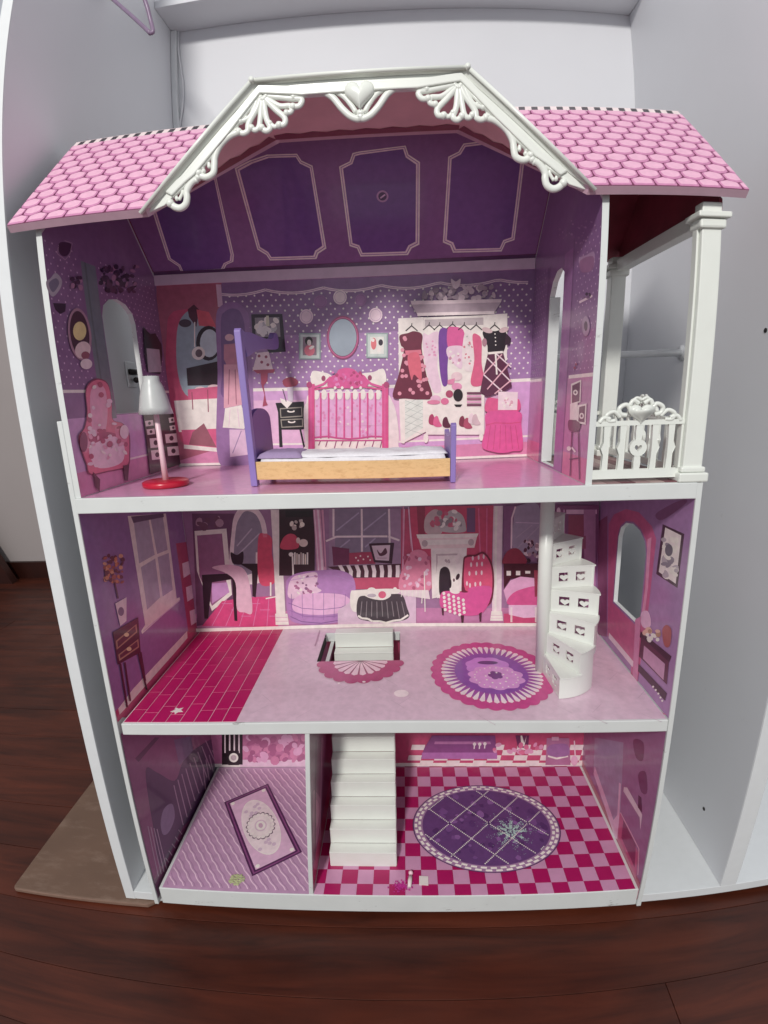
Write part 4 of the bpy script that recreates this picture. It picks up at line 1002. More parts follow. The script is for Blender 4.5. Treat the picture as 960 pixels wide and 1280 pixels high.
d.blobs(['#4a2038', '#8c7080', '#c0a4b0', '#2e1424'], 740, 260, 840, 390, 30, 6, 14, 4).s('#7c1838', 620, 360, 650, 320, 700, 310, 740, 350, 750, 400, 620, 405)
d.p('#3c1020', 618, 400, 835, 400, 835, 480, 660, 490, 620, 550).r('#c9b0b8', 636, 444, 662, 472).r('#c9b0b8', 692, 444, 718, 470).r('#c9b0b8', 748, 444, 778, 460)
d.p('#d87ca8', 618, 560, 660, 500, 720, 478, 835, 490, 835, 620, 640, 640).p('#a31c5c', 620, 700, 835, 690, 835, 755, 620, 757)
d.s('#c02c78', 640, 640, 660, 590, 720, 555, 830, 540, 835, 650, 720, 655).p('#e58cb2', 648, 648, 835, 648, 835, 720, 740, 725, 650, 705)
for x in (662, 668, 808, 814): d.l('#f2d3df', 4, x, 660, x, 750)
d.p('#7c1838', 800, 440, 835, 440, 835, 590, 805, 600)
d.build('printed_bedroom_view', bwM)
d = Print(PBM, E3)
d.r('#6a3062', 270, 40, 470, 640).r('#b88cae', 320, 60, 460, 80).r('#7c2c50', 330, 85, 400, 215).p('#8f5a8a', 400, 60, 455, 60, 455, 640, 410, 640).r('#7c3a5e', 325, 180, 410, 240).e('#c89ab4', 285, 68, 9, 18)
d.l('#a47ca4', 6, 310, 60, 315, 430)
d.build('printed_side_room', bwM)
d = Print(PBM); d.wr('#e6c6d6', .001, RX-.001, Z2+.0006, Z2+.0078); d.build('printed_skirting', bwM)
# ---- left wall of the living room
d = Print(PLM)
d.wr('#73508a', .002, YB-.001, Z2+.001, Z3B-.001)
d.wr('#9d2058', .002, YB-.001, Z2+.001, Z2+.020)
d.build('wallpaper', wlL)
d = Print(PLM, D8)
d.p('#d8c2d6', 185, 850, 245, 770, 460, 540, 462, 570, 240, 820, 190, 875)
d.p('#a92062', 200, 885, 240, 828, 520, 500, 560, 500, 250, 890)
d.p('#8f2050', 415, 190, 480, 180, 520, 545, 465, 545)
for (x, y) in ((440, 270), (455, 365), (470, 460), (522, 465)): d.p('#c39ab0', x, y, x+32, y-12, x+38, y+38, x+6, y+58)
d.build('printed_skirting', wlL)
d = Print(PLM, D8)
d.p('#c9b6cc', 222, 80, 375, 70, 418, 410, 430, 405, 432, 415, 280, 552, 276, 540, 292, 515)
d.p('#85819a', 245, 95, 305, 88, 330, 235, 268, 270).p('#85819a', 312, 85, 362, 80, 382, 215, 340, 232).p('#85819a', 275, 285, 332, 250, 352, 405, 300, 455).p('#85819a', 342, 245, 386, 228, 402, 375, 362, 402)
d.p('#544460', 235, 82, 365, 70, 367, 84, 245, 108).l('#a093ac', 4, 285, 540, 430, 418)
d.build('printed_window', wlL)
d = Print(PLM, D8)
d.blobs(['#a8603c', '#8c4640', '#c07a5c', '#5c2c40'], 128, 235, 202, 345, 60, 5, 10, 10).l('#4a2838', 6, 168, 345, 182, 410)
d.p('#b0a6b8', 170, 430, 215, 405, 215, 500, 190, 520).e('#57506e', 193, 462, 12, 18)
d.p('#381626', 160, 545, 262, 485, 272, 625, 180, 675).p('#8a6a50', 172, 580, 255, 512, 258, 545, 176, 615).p('#4a2030', 178, 582, 250, 520, 253, 542, 180, 606).p('#8a6a50', 182, 635, 262, 572, 265, 605, 186, 660).p('#4a2030', 188, 636, 258, 580, 260, 602, 190, 650)
d.e('#c6a070', 215, 555, 10, 8).e('#c6a070', 225, 612, 10, 8)
for a in ((190, 670, 218, 845), (208, 665, 230, 820), (262, 625, 296, 775), (272, 625, 290, 740)): d.l('#381626', 7, *a)
d.build('printed_side_table', wlL)
# ---- right wall of the living room
d = Print(PRM)
d.w('#7d588e', [(.002, Z2+.001), (YB-.001, Z2+.001), (YB-.001, Z3B-.001), (.002, Z3B-.001)], [HR])
d.build('wallpaper', wlR)
def ringp(pr, col, outer_, hole_): pr.w(col, [pr.P(*t) for t in outer_], [hole_])
d = Print(PRM, E3)
ringp(d, '#a23c72', [(515, 640), (520, 130), (545, 85), (600, 60), (660, 75), (720, 140), (740, 200), (715, 420), (700, 560), (650, 880), (618, 870), (625, 780), (520, 650)], [(y, z) for y, z in arch(.1096-.004, .206+.003, .448, .610, .037)])
d.p('#6f2c5a', 470, 120, 515, 90, 512, 650, 470, 640).p('#c99fb8', 522, 630, 640, 770, 630, 790, 520, 655)
d.p('#b86c96', 700, 200, 718, 190, 702, 420, 685, 560, 672, 560, 690, 420).p('#b24a80', 468, 660, 700, 980, 720, 1000, 790, 1010, 770, 1000, 640, 870, 560, 760)
d.s('#6a3a6a', 740, 80, 850, 20, 880, 30, 770, 110)
d.build('printed_archway', wlR)
d = Print(PRM, E3)
d.p('#3a1c34', 770, 130, 870, 175, 838, 425, 740, 360).p('#b5abb8', 782, 145, 856, 182, 830, 405, 752, 350).blobs(['#8a8292', '#cfc8d2', '#6c6478'], 775, 190, 838, 380, 26, 8, 20, 9).e('#4f4a5c', 800, 250, 18, 28)
d.build('printed_picture', wlR)
d = Print(PRM, E3)
d.p('#34122a', 670, 625, 812, 740, 800, 770, 665, 650).p('#4c1c38', 672, 650, 800, 765, 790, 870, 662, 740).p('#9a6c94', 685, 690, 782, 775, 775, 850, 680, 750).p('#34122a', 655, 770, 790, 910, 782, 945, 650, 800)
d.s('#b888ae', 672, 540, 700, 530, 715, 560, 715, 600, 690, 610, 672, 590).blobs(['#d8c6cc', '#8e6a50', '#b48a7c'], 690, 600, 765, 665, 12, 8, 16, 5).s('#8a3a3c', 770, 620, 790, 595, 812, 620, 805, 690, 780, 690)
d.p('#a85e8e', 645, 570, 672, 555, 668, 620, 655, 860, 632, 840).d('#d8c0d0', 5, 728, 880, 740, 895, 752, 912, 762, 930, 770, 945)
d.build('printed_console_table', wlR)

# ------------------------------------------------------------------ printed walls: ground floor
d = Print(PBL)
d.wr('#9a4c80', .001, PX0, Z1+.001, Z2B-.001).wr('#a3245c', PX0, RX-.001, Z1+.001, Z2B-.001).wr('#e4cbda', .001, RX-.001, Z1+.0006, Z1+.0088)
d.build('wallpaper', bwL)
d = Print(PBL, E5)
d.p('#c693b6', 550, 170, 840, 170, 840, 200, 550, 200).blobs(['#a85a8a', '#8a3c70', '#c27aa6'], 560, 70, 838, 175, 60, 9, 22, 15)
d.r('#1c1018', 472, 60, 560, 190)
for x in (482, 502, 522, 542): d.r('#b09fae', x, 60, x+6, 140)
d.r('#1c1018', 500, 130, 545, 192).e('#c9b9c4', 522, 160, 20, 20).e('#8f7f8c', 522, 160, 12, 12)
d.build('printed_bed_skirt', bwL)
d = Print(PBL, E6)
for r_ in range(4):
    for c_ in range(16):
        if (r_+c_) % 2 == 0: d.p('#e3a9c6', 540+c_*66-r_*8, 122+r_*26, 606+c_*66-r_*8, 122+r_*26, 600+c_*66-r_*8, 148+r_*26, 534+c_*66-r_*8, 148+r_*26)
d.p('#6c2c6e', 640, 75, 955, 75, 965, 190, 585, 190, 600, 140).p('#93508c', 655, 105, 930, 105, 935, 118, 650, 118).p('#8d4a94', 590, 160, 965, 160, 965, 192, 588, 192).d('#d6a8c8', 9, 852, 118, 878, 118, 904, 116).l('#d6a8c8', 6, 852, 118, 850, 142).l('#d6a8c8', 6, 878, 118, 876, 142).l('#d6a8c8', 6, 904, 116, 902, 140)
d.build('printed_kitchen_unit', bwL)
d = Print(PBL, E7)
d.p('#8b507e', 330, 70, 420, 70, 425, 178, 325, 178).l('#d9b3ca', 7, 335, 142, 370, 152, 415, 142).p('#a77a9c', 350, 65, 378, 65, 378, 80, 350, 80).p('#591c4c', 205, 60, 260, 60, 255, 110, 215, 108).p('#e9c6d8', 225, 60, 232, 60, 240, 90, 250, 60, 240, 105, 228, 95)
d.s('#7a4a86', 340, 100, 410, 95, 415, 140, 340, 140).blobs(['#b04878', '#c8709c'], 105, 95, 310, 128, 22, 6, 14, 3).l('#cf9cba', 5, 440, 80, 445, 170).e('#b884a8', 440, 160, 14, 20)
d.build('printed_armchair', bwL)
# left wall ground floor
d = Print(PLM); PLM.lay += 2
d.wr('#713462', .002, YB-.001, .012, Z2B-.001).wr('#5a2050', .002, YB-.001, .012, .052)
d.build('wallpaper', wlL)
d = Print(PLM, E5)
d.s('#3c2048', 140, 220, 190, 225, 265, 260, 300, 180, 345, 130, 450, 80, 480, 200, 390, 380, 300, 460, 210, 630, 175, 470)
d.s('#6a5a80', 205, 440, 220, 380, 255, 360, 265, 420, 240, 480, 215, 490).p('#5a4a72', 262, 85, 335, 70, 345, 130, 285, 195).p('#3c1a3c', 95, 165, 180, 75, 200, 75, 110, 180)
R_ = random.Random(8)
for k in range(9):
    x = 262+k*17; d.l('#8a7590', 4, x, 280-k*24, x+40, 450-k*34)
for k in range(4): d.l('#8a7590', 4, 150+k*13, 455+k*4, 195+k*12, 670-k*10)
for k in range(5): d.l('#8a7590', 3.5, 225+k*14, 590-k*30, 240+k*14, 610-k*30)
for k in range(4): d.l('#8a7590', 3.5, 385+k*14, 190-k*20, 398+k*16, 300-k*40)
d.build('printed_cot', wlL)
# right wall ground floor
d = Print(PRM); d.wr('#7b4c7c', .002, YB-.001, .012, Z2B-.001).wr('#8d2450', .002, YB-.001, .012, .050).build('wallpaper', wlR)
d = Print(PRM, E7)
d.p('#7d6d92', 525, 70, 640, 90, 620, 480, 520, 200).p('#b08cae', 525, 185, 600, 400, 615, 380, 622, 250, 630, 255, 618, 480, 605, 470, 520, 215)
d.s('#5a2050', 700, 215, 730, 210, 735, 290, 710, 285).s('#5a2050', 680, 80, 720, 90, 718, 160, 690, 150).p('#c49fb9', 642, 268, 655, 270, 715, 378, 708, 440, 705, 390, 640, 285)
d.p('#3f1236', 700, 300, 712, 310, 715, 370, 698, 350).p('#9c3c6c', 625, 370, 700, 530, 690, 640, 615, 480).l('#b8809c', 4, 628, 370, 702, 515, 698, 620).p('#6a2450', 640, 400, 690, 500, 685, 590, 632, 470)
d.build('printed_kitchen_range', wlR)
# partition face
d = Print(PPT)
Lp = Vector((PX1-PX0, 0, Z2B-Z1)).length
d.wr('#6b2a58', .006, YB-.002, .001, Lp-.002).wr('#8e1c50', .006, YB-.002, .001, .05)
d.build('wallpaper', pt)
d = Print(PPT, E6); d.s('#8d5078', 45, 380, 60, 360, 85, 420, 75, 560, 50, 640).s('#a2688c', 55, 420, 65, 400, 76, 450, 62, 540).l('#4a1838', 4, 60, 100, 55, 700).l('#9a6c90', 3, 90, 90, 80, 600); d.build('printed_curtains', pt)

# ------------------------------------------------------------------ floors: upper room
d = Print(PF3); d.wr('#a56f9c', UX0+.0005, UX1-.0005, .0015, YB-.0005); d.build('floor_sheet', top)
# ---- living room floor
x_div = .178
d = Print(PF2)
d.w('#a18aa2', [(.008, .0035), (RX-.002, .0035), (RX-.002, YB-.0005), (.008, YB-.0005)], [[(a-.0 if a < .3 else a, b) for a, b in HOLE]])
R_ = random.Random(5)
for k in range(60):
    a, b = R_.uniform(.19, .78), R_.uniform(.01, .285)
    if .26 < a < .425 and .15 < b < .27: continue
    s_ = R_.choice((1, -1)); d.wline('#947c94', [(a, b), (a+.02, b+.02*s_)], .0007, .00016)
d.build('floor_sheet', mid)
d = Print(PF2); d.wr('#f0a0cc', .008, x_div, .0035, YB-.0006); d.build('grout_sheet', mid)
tile_m = [material('magenta_tile', lin('#b4145c', 1.15), .35, vary=.05), material('magenta_tile_b', lin('#ac1258', 1.15), .35, vary=.05)]
for c in range(8):
    cw_ = (x_div-.0085)/8; y = .004 - R_.uniform(0, .045)
    while y < YB-.001:
        L = .046; y0, y1 = max(y, .004), min(y+L, YB-.001)
        if y1-y0 > .004: box('floor_tile', .0085+c*cw_+.0005, .0085+(c+1)*cw_-.0005, y0+.0005, y1-.0005, Z2+.0002, Z2+.0007, R_.choice(tile_m), mid, 0)
        y += L
for x0 in (.2687, .4168): box('opening_shade_strip', x0, x0+.0008, .1635, .2615, Z2B+.0003, Z2-.0004, M_HOLE, mid, 0)  # near-black strips added over the white opening sides, shade put in as colour
# round scalloped rug
def radial(pr, col, cx, cy, rx, ry, n=48, sc=0, amp=0.):
    return pr.w(col, [(cx + rx*(1+amp*abs(sin(sc*t/2)))*cos(t), cy + ry*(1+amp*abs(sin(sc*t/2)))*sin(t)) for t in [2*pi*k/n for k in range(n)]])
PF2.lay += 60
rx_, ry_, rr_ = .5700, .1235, .0965
d = Print(PF2)
radial(d, '#a01a70', rx_, ry_, rr_, rr_, 168, 28, .045)
radial(d, '#7a2a86', rx_, ry_, rr_*.80, rr_*.80, 60)
o_ = d.up()
for k in range(46):
    t = 2*pi*k/46
    f_ = lambda r, dt: (rx_+rr_*r*cos(t+dt), ry_+rr_*r*sin(t+dt))
    d.raw('#d9a3c8', [f_(.60, 0), f_(.76, -.044), f_(.835, -.052), f_(.865, 0), f_(.835, .052), f_(.76, .044)], o_)
radial(d, '#6a2f8c', rx_, ry_, rr_*.62, rr_*.62, 48)
radial(d, '#9a5ab4', rx_-.002, ry_+.018, rr_*.36, rr_*.28, 36, 8, .12)
radial(d, '#a76cc0', rx_+.006, ry_-.014, rr_*.42, rr_*.32, 48, 10, .16)
d.wdots('#d6b0e0', [(rx_+.006+rr_*.36*cos(2*pi*k/22), ry_-.014+rr_*.29*sin(2*pi*k/22)) for k in range(22)], .0014)
radial(d, '#5c2470', rx_+.006, ry_-.008, rr_*.10, rr_*.10, 20, 5, .3); radial(d, '#4a2868', rx_, ry_+.030, rr_*.18, rr_*.06, 20)
d.wdots('#e6cdea', [(rx_+.006+rr_*.18*cos(2*pi*k/9), ry_-.016+rr_*.16*sin(2*pi*k/9)) for k in range(9)], .0018)
d.build('round_rug_print', mid, 'round magenta scalloped rug printed on the living room floor')
# fan mat in front of the stair opening
d = Print(PF2, E4, gain=1.5); fx, fy = .3475, .1615
pts = [(fx+.0765*(1+.06*abs(sin(9*t/2*1)))*cos(t)*1.0, fy+.070*(1+.10*abs(sin(4.5*t)))*sin(t)) for t in [-pi*k/90 for k in range(91)]]
d.w('#a5246e', [(fx+.066*cos(t), fy+.058*sin(t)) for t in [-pi*k/40 for k in range(41)]])
o_ = d.up()
for k in range(10):
    t = -pi*(k+.5)/10; d.raw('#a5246e', [(fx+.0655*cos(t)+.0125*cos(u_), min(fy, fy+.0575*sin(t)+.0115*sin(u_))) for u_ in [2*pi*i/18 for i in range(18)]], d.up())
o_ = d.up()
for k in range(10):
    t0, t1 = -pi*(k+.12)/10, -pi*(k+.88)/10
    d.raw('#d7aec6', [(fx, fy+.001), (fx+.047*cos(t0), fy+.043*sin(t0)), (fx+.049*cos((t0+t1)/2), fy+.046*sin((t0+t1)/2)), (fx+.047*cos(t1), fy+.043*sin(t1))], o_)
for k in range(11):
    t = -pi*k/10; d.wline('#6c4a5e', [(fx, fy), (fx+.046*cos(t), fy+.042*sin(t))], .0009)
d.build('fan_mat_print', mid, 'magenta half round mat printed in front of the stair opening')
d = Print(PF2, E4); d.l('#8a6884', 4, 112, 25, 95, 80); d.build('scratch', mid)
for a_ in ((400, 248, 26, 13), (268, 207, 6, 3), (180, 212, 5, 3)): d = Print(PF2, E4, gain=1.5); d.e('#d6c0d0', *a_); d.build('worn_spot', mid)
# ---- ground floor, bedroom side
d = Print(PF1)
d.w('#8f6a92', [(.012, .0045), (PX0-.004, .0045), (PX0-.004, YB-.0006), (.012, YB-.0006)])
a = -.28; bd = [(.013, .005), (PX0-.0045, .005), (PX0-.0045, YB-.001), (.013, YB-.001)]
while a < .27:
    for off, col_, wd_ in ((0, '#b096b4', .0017), (.0045, '#7c5880', .0012)):
        o_ = d.up() if a < -.279 else PF1.lay*STEP+.00012
        pts = []
        for i in range(52):
            t = i/51*.30; wv = .0006*sin(i*1.9)
            pts.append((a+off+t*.88+wv, .2925-t+wv))
        for p0, p1 in zip(pts, pts[1:]):
            if inside(p0, bd) and inside(p1, bd): d.wline(col_, [p0, p1], wd_, o_)
    a += .0158
d.build('floor_sheet', base)
PF1.lay += 20
C4 = [(.055, .1964), (.1312, .2464), (.2387, .0807), (.158, .0351)]
cen = (sum(p[0] for p in C4)/4, sum(p[1] for p in C4)/4)
def sc4(k): return [(cen[0]+(a-cen[0])*k[0] , cen[1]+(b-cen[1])*k[1]) for a, b in C4]
e1 = Vector((C4[1][0]-C4[0][0], C4[1][1]-C4[0][1])); e2 = Vector((C4[3][0]-C4[0][0], C4[3][1]-C4[0][1])); h1, h2 = e1.length/2, e2.length/2; e1.normalize(); e2.normalize()
def rr2(u, v): return (cen[0]+e1.x*u+e2.x*v, cen[1]+e1.y*u+e2.y*v)
def q4(a, b): return [rr2(-a, -b), rr2(a, -b), rr2(a, b), rr2(-a, b)]
d = Print(PF1)
d.w('#3f1644', q4(h1, h2)).w('#6b3068', q4(h1-.003, h2-.003)).w('#3f1644', q4(h1-.0055, h2-.0055)).w('#a884a8', q4(h1-.009, h2-.009))
el = lambda a, b, n=40: [rr2(a*cos(2*pi*k/n), b*sin(2*pi*k/n)) for k in range(n)]
d.w('#cdbccb', el(.0315, .071)).w('#b9a5ba', el(.0305, .069))
R_ = random.Random(6)
for k in range(12): d.w('#a08ca6', [rr2(.004*cos(t)+u_, .004*sin(t)+v_) for u_, v_ in [(R_.uniform(-.018, .018), R_.choice((-1, 1))*R_.uniform(.03, .055))] for t in [2*pi*i/8 for i in range(8)]])
for k in range(18): t = 2*pi*k/18; u_, v_ = .023*cos(t), .029*sin(t); d.w('#4c3450', [rr2(u_+.0042*cos(s_), v_+.0042*sin(s_)) for s_ in [2*pi*i/9 for i in range(9)]]); d.w('#c0adc0', [rr2(u_*.93+.0040*cos(s_), v_*.93+.0040*sin(s_)) for s_ in [2*pi*i/9 for i in range(9)]])
d.w('#bfa9bf', el(.018, .023)).w('#a48fa6', el(.011, .014)).w('#c7b4c6', el(.0085, .011)).w('#9a7c98', el(.004, .006))
for u_, v_ in ((-1, -1), (1, -1), (1, 1), (-1, 1)): d.w('#c9b4c9', [rr2(u_*(h1-.014)+.004*cos(t), v_*(h2-.014)+.004*sin(t)) for t in [2*pi*i/10 for i in range(10)]])
d.build('rug_print', base, 'oblong purple bordered rug printed on the bedroom floor')
# ---- ground floor, kitchen side: chequered tiles
TP = .0266; p_ = on(427.5, 1097, 'z', Z1); xb = p_.x; yb = on(437, 1105, 'z', Z1).y
tm = [material('magenta_check', lin('#a8185a', 1.1), .35, vary=.05), material('pink_check', lin('#c590b0', 1.15), .35, vary=.05)]
tmesh = {}
fx0, fx1, fy0, fy1 = PX0+.004, RX-.0045, .0042, YB-.0006
for i in range(-4, 22):
    for j in range(-3, 13):
        x0, x1 = max(fx0, xb+i*TP), min(fx1, xb+(i+1)*TP-.00015); y0, y1 = max(fy0, yb+j*TP), min(fy1, yb+(j+1)*TP-.00015)
        if x1-x0 < .002 or y1-y0 < .002: continue
        key = (round(x1-x0, 5), round(y1-y0, 5), (i+j) % 2)
        if key in tmesh: o = tmesh[key].copy(); COL.objects.link(o); o.location = (x0, y0, 0)
        else:
            o = box('floor_tile', 0, x1-x0, 0, y1-y0, Z1+.0002, Z1+.0007, tm[(i+j) % 2], base, 0); o.location = (x0, y0, 0); tmesh[key] = o
        o.name = 'floor_tile'
PF1.lay += 50
ox, oy, oa, ob = .568, .1405, .1355, .0975
d = Print(PF1)
def ov(k, n=72): return [(ox+oa*k*cos(2*pi*i/n), oy+ob*k*sin(2*pi*i/n)) for i in range(n)]
d.w('#3c2450', ov(1)).w('#7c5a86', ov(.985))
o_ = d.up()
for ring, kk in enumerate((.955, .905)):
    n = 46
    for i in range(n):
        t = 2*pi*(i+ring*.5)/n; r0, r1, dt = kk-.018, kk+.018, pi/n*.62
        f_ = lambda r, s_: (ox+oa*r*cos(s_), oy+ob*r*sin(s_))
        d.raw('#e9c4da', [f_(r0, t-dt), f_(r1, t-dt), f_(r1, t+dt), f_(r0, t+dt)], o_)
d.w('#4d2a66', ov(.865))
R_ = random.Random(7)
for k in range(70):
    t, r = R_.uniform(0, 2*pi), math.sqrt(R_.random())*.80; s_ = R_.uniform(.003, .009)
    d.w(R_.choice(['#3f2058', '#5c3476', '#6a4084', '#452460']), [(ox+oa*r*cos(t)+s_*cos(u_)*R_.uniform(.6, 1.2), oy+ob*r*sin(t)+s_*sin(u_)*R_.uniform(.6, 1.2)) for u_ in [2*pi*i/8 for i in range(8)]])
pts = []
ins = ov(.855)
for m_ in range(-4, 6):
    for i in range(-80, 80):
        u_ = i*.0027
        for s_ in (1, -1):
            a, b = ox+.006+m_*.0725+u_, oy+.004+s_*u_*.92
            if inside((a, b), ins): pts.append((a, b))
d.wdots('#e9c4da', pts, .0015, 4)
d.build('oval_rug_print', base, 'oval purple rug with dotted lattice printed on the kitchen floor')

# ------------------------------------------------------------------ white staircase through the opening
st = empty('staircase', (.347, .16, Z1), 'straight white plastic staircase rising through the middle floor', 'staircase')
SX0, SX1, SY0, SY1, N_ = .2905, .4030, .057, .2655, 11
rise = (Z2+.010-Z1)/N_; run = (SY1-SY0)/N_
mtd, mrs = None, None
for k in range(N_):
    zt_ = Z1 + (k+1)*rise; y0 = SY0 + k*run
    if mtd is None:
        mtd = box('tread', SX0-.001, SX1+.001, y0-.0004, y0+run+.001, zt_-.0032, zt_, M_PLASTIC, st, .0011)
        mrs = box('riser', SX0, SX1, y0, y0+.0022, zt_-rise+.0001 if k else Z1+.0008, zt_-.0015, M_PLASTIC, st, 0)
    else:
        for m_ in (mtd, mrs):
            o = m_.copy(); COL.objects.link(o); o.location = (0, k*run, k*rise); o.name = m_.name.split('.')[0]
for x0 in (SX0-.001, SX1-.0012):
    pts = [(SY0+.002, Z1+.0008)]
    for k in range(N_): pts += [(SY0+k*run+.0023, Z1+(k+1)*rise-.0034), (SY0+(k+1)*run+.002, Z1+(k+1)*rise-.0034)]
    pts += [(SY1+.0015, Z2-.05), (SY0+.035, Z1+.0008)]
    pl = Plane((x0+.0011, 0, 0), (0, 1, 0), (0, 0, 1)); plate('stringer', pl, pts, [], .0011, -.0011, M_PLASTIC, st)
# ------------------------------------------------------------------ spiral staircase
sp = empty('spiral_staircase', (.655, .132, Z2), 'white plastic spiral staircase with pierced risers in the living room', 'staircase')
SC = Vector((.6555, .132)); SR = .080; NR = 7; sh = .0365
lathe('centre_pole', [(.0105, .0008), (.0105, Z3B-Z2-.0008)], (SC.x, SC.y, Z2), M_PLASTIC, sp, 32)
ang = [radians(-86 + 23.5*k) for k in range(NR+1)]
for k in range(NR):
    t = ang[k]; U_ = (cos(t), sin(t), 0)
    pl = Plane((SC.x, SC.y, Z2+k*sh), U_, (0, 0, 1))
    pl.N = Vector((sin(t), -cos(t), 0))
    z0 = .0010 if k == 0 else .0
    out = [(.009, z0), (SR, z0), (SR, sh-.0026), (.009, sh-.0026)]
    hs_ = .0076; zc = sh*.50; holes = []
    for a in (.0300, .0580): holes.append([(a-hs_, zc-hs_), (a+hs_, zc-hs_), (a+hs_, zc+hs_), (a-hs_, zc+hs_)])
    o = plate('riser', pl, out, holes, .0014, -.0014, M_PLASTIC, sp)
    for a in (.0300, .0580):
        v, f, _ = plate_geo(pl, [(a+.0012+.0052*(sin(u_)**3)*1.35, zc-.0010+.0052*(13*cos(u_)-5*cos(2*u_)-2*cos(3*u_)-cos(4*u_))/15) for u_ in [2*pi*i/20 for i in range(20)]], [], .0012, -.0006)
        MB().add((v, f)).build('heart_plate', M_PLASTIC, o, smooth=False)
        v, f, _ = plate_geo(pl, [(a-hs_+.0004, zc-hs_+.0004), (a+hs_-.0004, zc-hs_+.0004), (a+hs_-.0004, zc+hs_-.0004), (a-hs_+.0004, zc+hs_-.0004)], [], -.0060, -.0064)
    # tread sector
    n = 8; ts = [ang[k]-.03+(ang[k+1]-ang[k]+.05)*i/n for i in range(n+1)]
    PS = Plane((SC.x, SC.y, Z2+(k+1)*sh), (1, 0, 0), (0, 1, 0)); PS.N = Vector((0, 0, 1))
    plate('tread', PS, [(.009*cos(ts[0]), .009*sin(ts[0]))]+[((SR+.002)*cos(a), (SR+.002)*sin(a)) for a in ts]+[(.009*cos(ts[-1]), .009*sin(ts[-1]))], [], -.0002, -.0025, M_PLASTIC, sp)
    # curved outer skirt under the tread
    zlo = .0010 if k < 2 else (k-.45)*sh
    vs, fs = [], []
    for a in ts:
        for r in (SR, SR-.0025):
            for z in (zlo, (k+1)*sh-.0026): vs.append((SC.x+r*cos(a), SC.y+r*sin(a), Z2+z))
    for i in range(n):
        b0, b1 = i*4, (i+1)*4
        fs += [(b0, b1, b1+1, b0+1), (b0+2, b0+3, b1+3, b1+2), (b0, b0+2, b1+2, b1), (b0+1, b1+1, b1+3, b0+3)]
    fs += [(0, 1, 3, 2), (n*4, n*4+2, n*4+3, n*4+1)]
    mesh('skirt', vs, fs, M_PLASTIC, sp)

# ------------------------------------------------------------------ toy bed
tb = empty('toy_bed', (.36, .10, Z3), 'purple toy bed with tan side rails standing at the front of the bedroom', 'bed')
H5 = (5.333, 290, 380)
PH = Plane((.2235, 0, 0), (0, 1, 0), (0, 0, 1)); PH.N = Vector((1, 0, 0))
hp = lambda *xy: [PH.px(xy[i]/H5[0]+H5[1], xy[i+1]/H5[0]+H5[2]) for i in range(0, len(xy), 2)]
yf = .054
post = [(yf, Z3+.0008), (yf+.0125, Z3+.0008), (yf+.0125, .890), (yf+.019, .882), (yf+.019, .9095), (yf+.004, .9125), (yf, .909)]
plate('bed_post', PH, post, [], 0, -.0090, M_PURPLE, tb, .001, edge=M_PURPLE)
horn = catmull([(yf+.0192, .9093), (.10, .9118), (.13, .9118), (.17, .912), (.20, .9135), (.225, .918), (.24, .928), (.258, .9255), (.262, .914), (.248, .903), (.20, .899), (.15, .894), (.11, .887), (.085, .880), (yf+.0192, .878)], False, 3)
ho_ = plate('canopy_bracket', PH, horn, [], -.0003, -.0087, M_PURPLE, tb, .0008)
pan = [(yf+.0127, .7125), (yf+.0127, .795)] + [(yf+.0127+(.158-yf-.0127)*(.5-.5*cos(pi*k/14)), .795-.004*k/14+.0165*sin(pi*k/14)) for k in range(1, 14)] + [(.158, .788), (.158, .7125)]
plate('headboard', PH, pan, [], -.0002, -.0068, M_PURPLED, tb, .0008)
box('bed_post', .2165, .2232, .1465, .158, Z3+.0008, .7122, M_PURPLE, tb)
fx_ = .4985
PFt = Plane((fx_+.0072, 0, 0), (0, 1, 0), (0, 0, 1)); PFt.N = Vector((1, 0, 0))
ya = .046
fb = [(ya, Z3+.0008), (ya+.0115, Z3+.0008), (ya+.0115, .7105), (.1385, .7105), (.1385, Z3+.0008), (.15, Z3+.0008), (.15, .770)] + [(.15-(.15-ya-.012)*k/12, .768-.004*sin(pi*k/12)) for k in range(1, 12)] + [(ya+.012, .7815), (ya+.006, .7845), (ya, .7815)]
plate('footboard', PFt, fb, [], 0, -.0072, M_PURPLE, tb, .001)
mesh('side_rail', [(.2237, yf+.002, .7118), (.4980, ya+.001, .7118), (.4980, ya+.006, .7118), (.2237, yf+.007, .7118), (.2237, yf+.002, .7372), (.4980, ya+.001, .7368), (.4980, ya+.006, .7368), (.2237, yf+.007, .7372)], BF, M_TAN, tb, bevel=.0006)
box('side_rail', .2237, .4980, .143, .148, .7118, .7368, M_TAN, tb)
box('slat_base', .2238, .4979, .0622, .1425, .716, .722, M_TAN, tb)
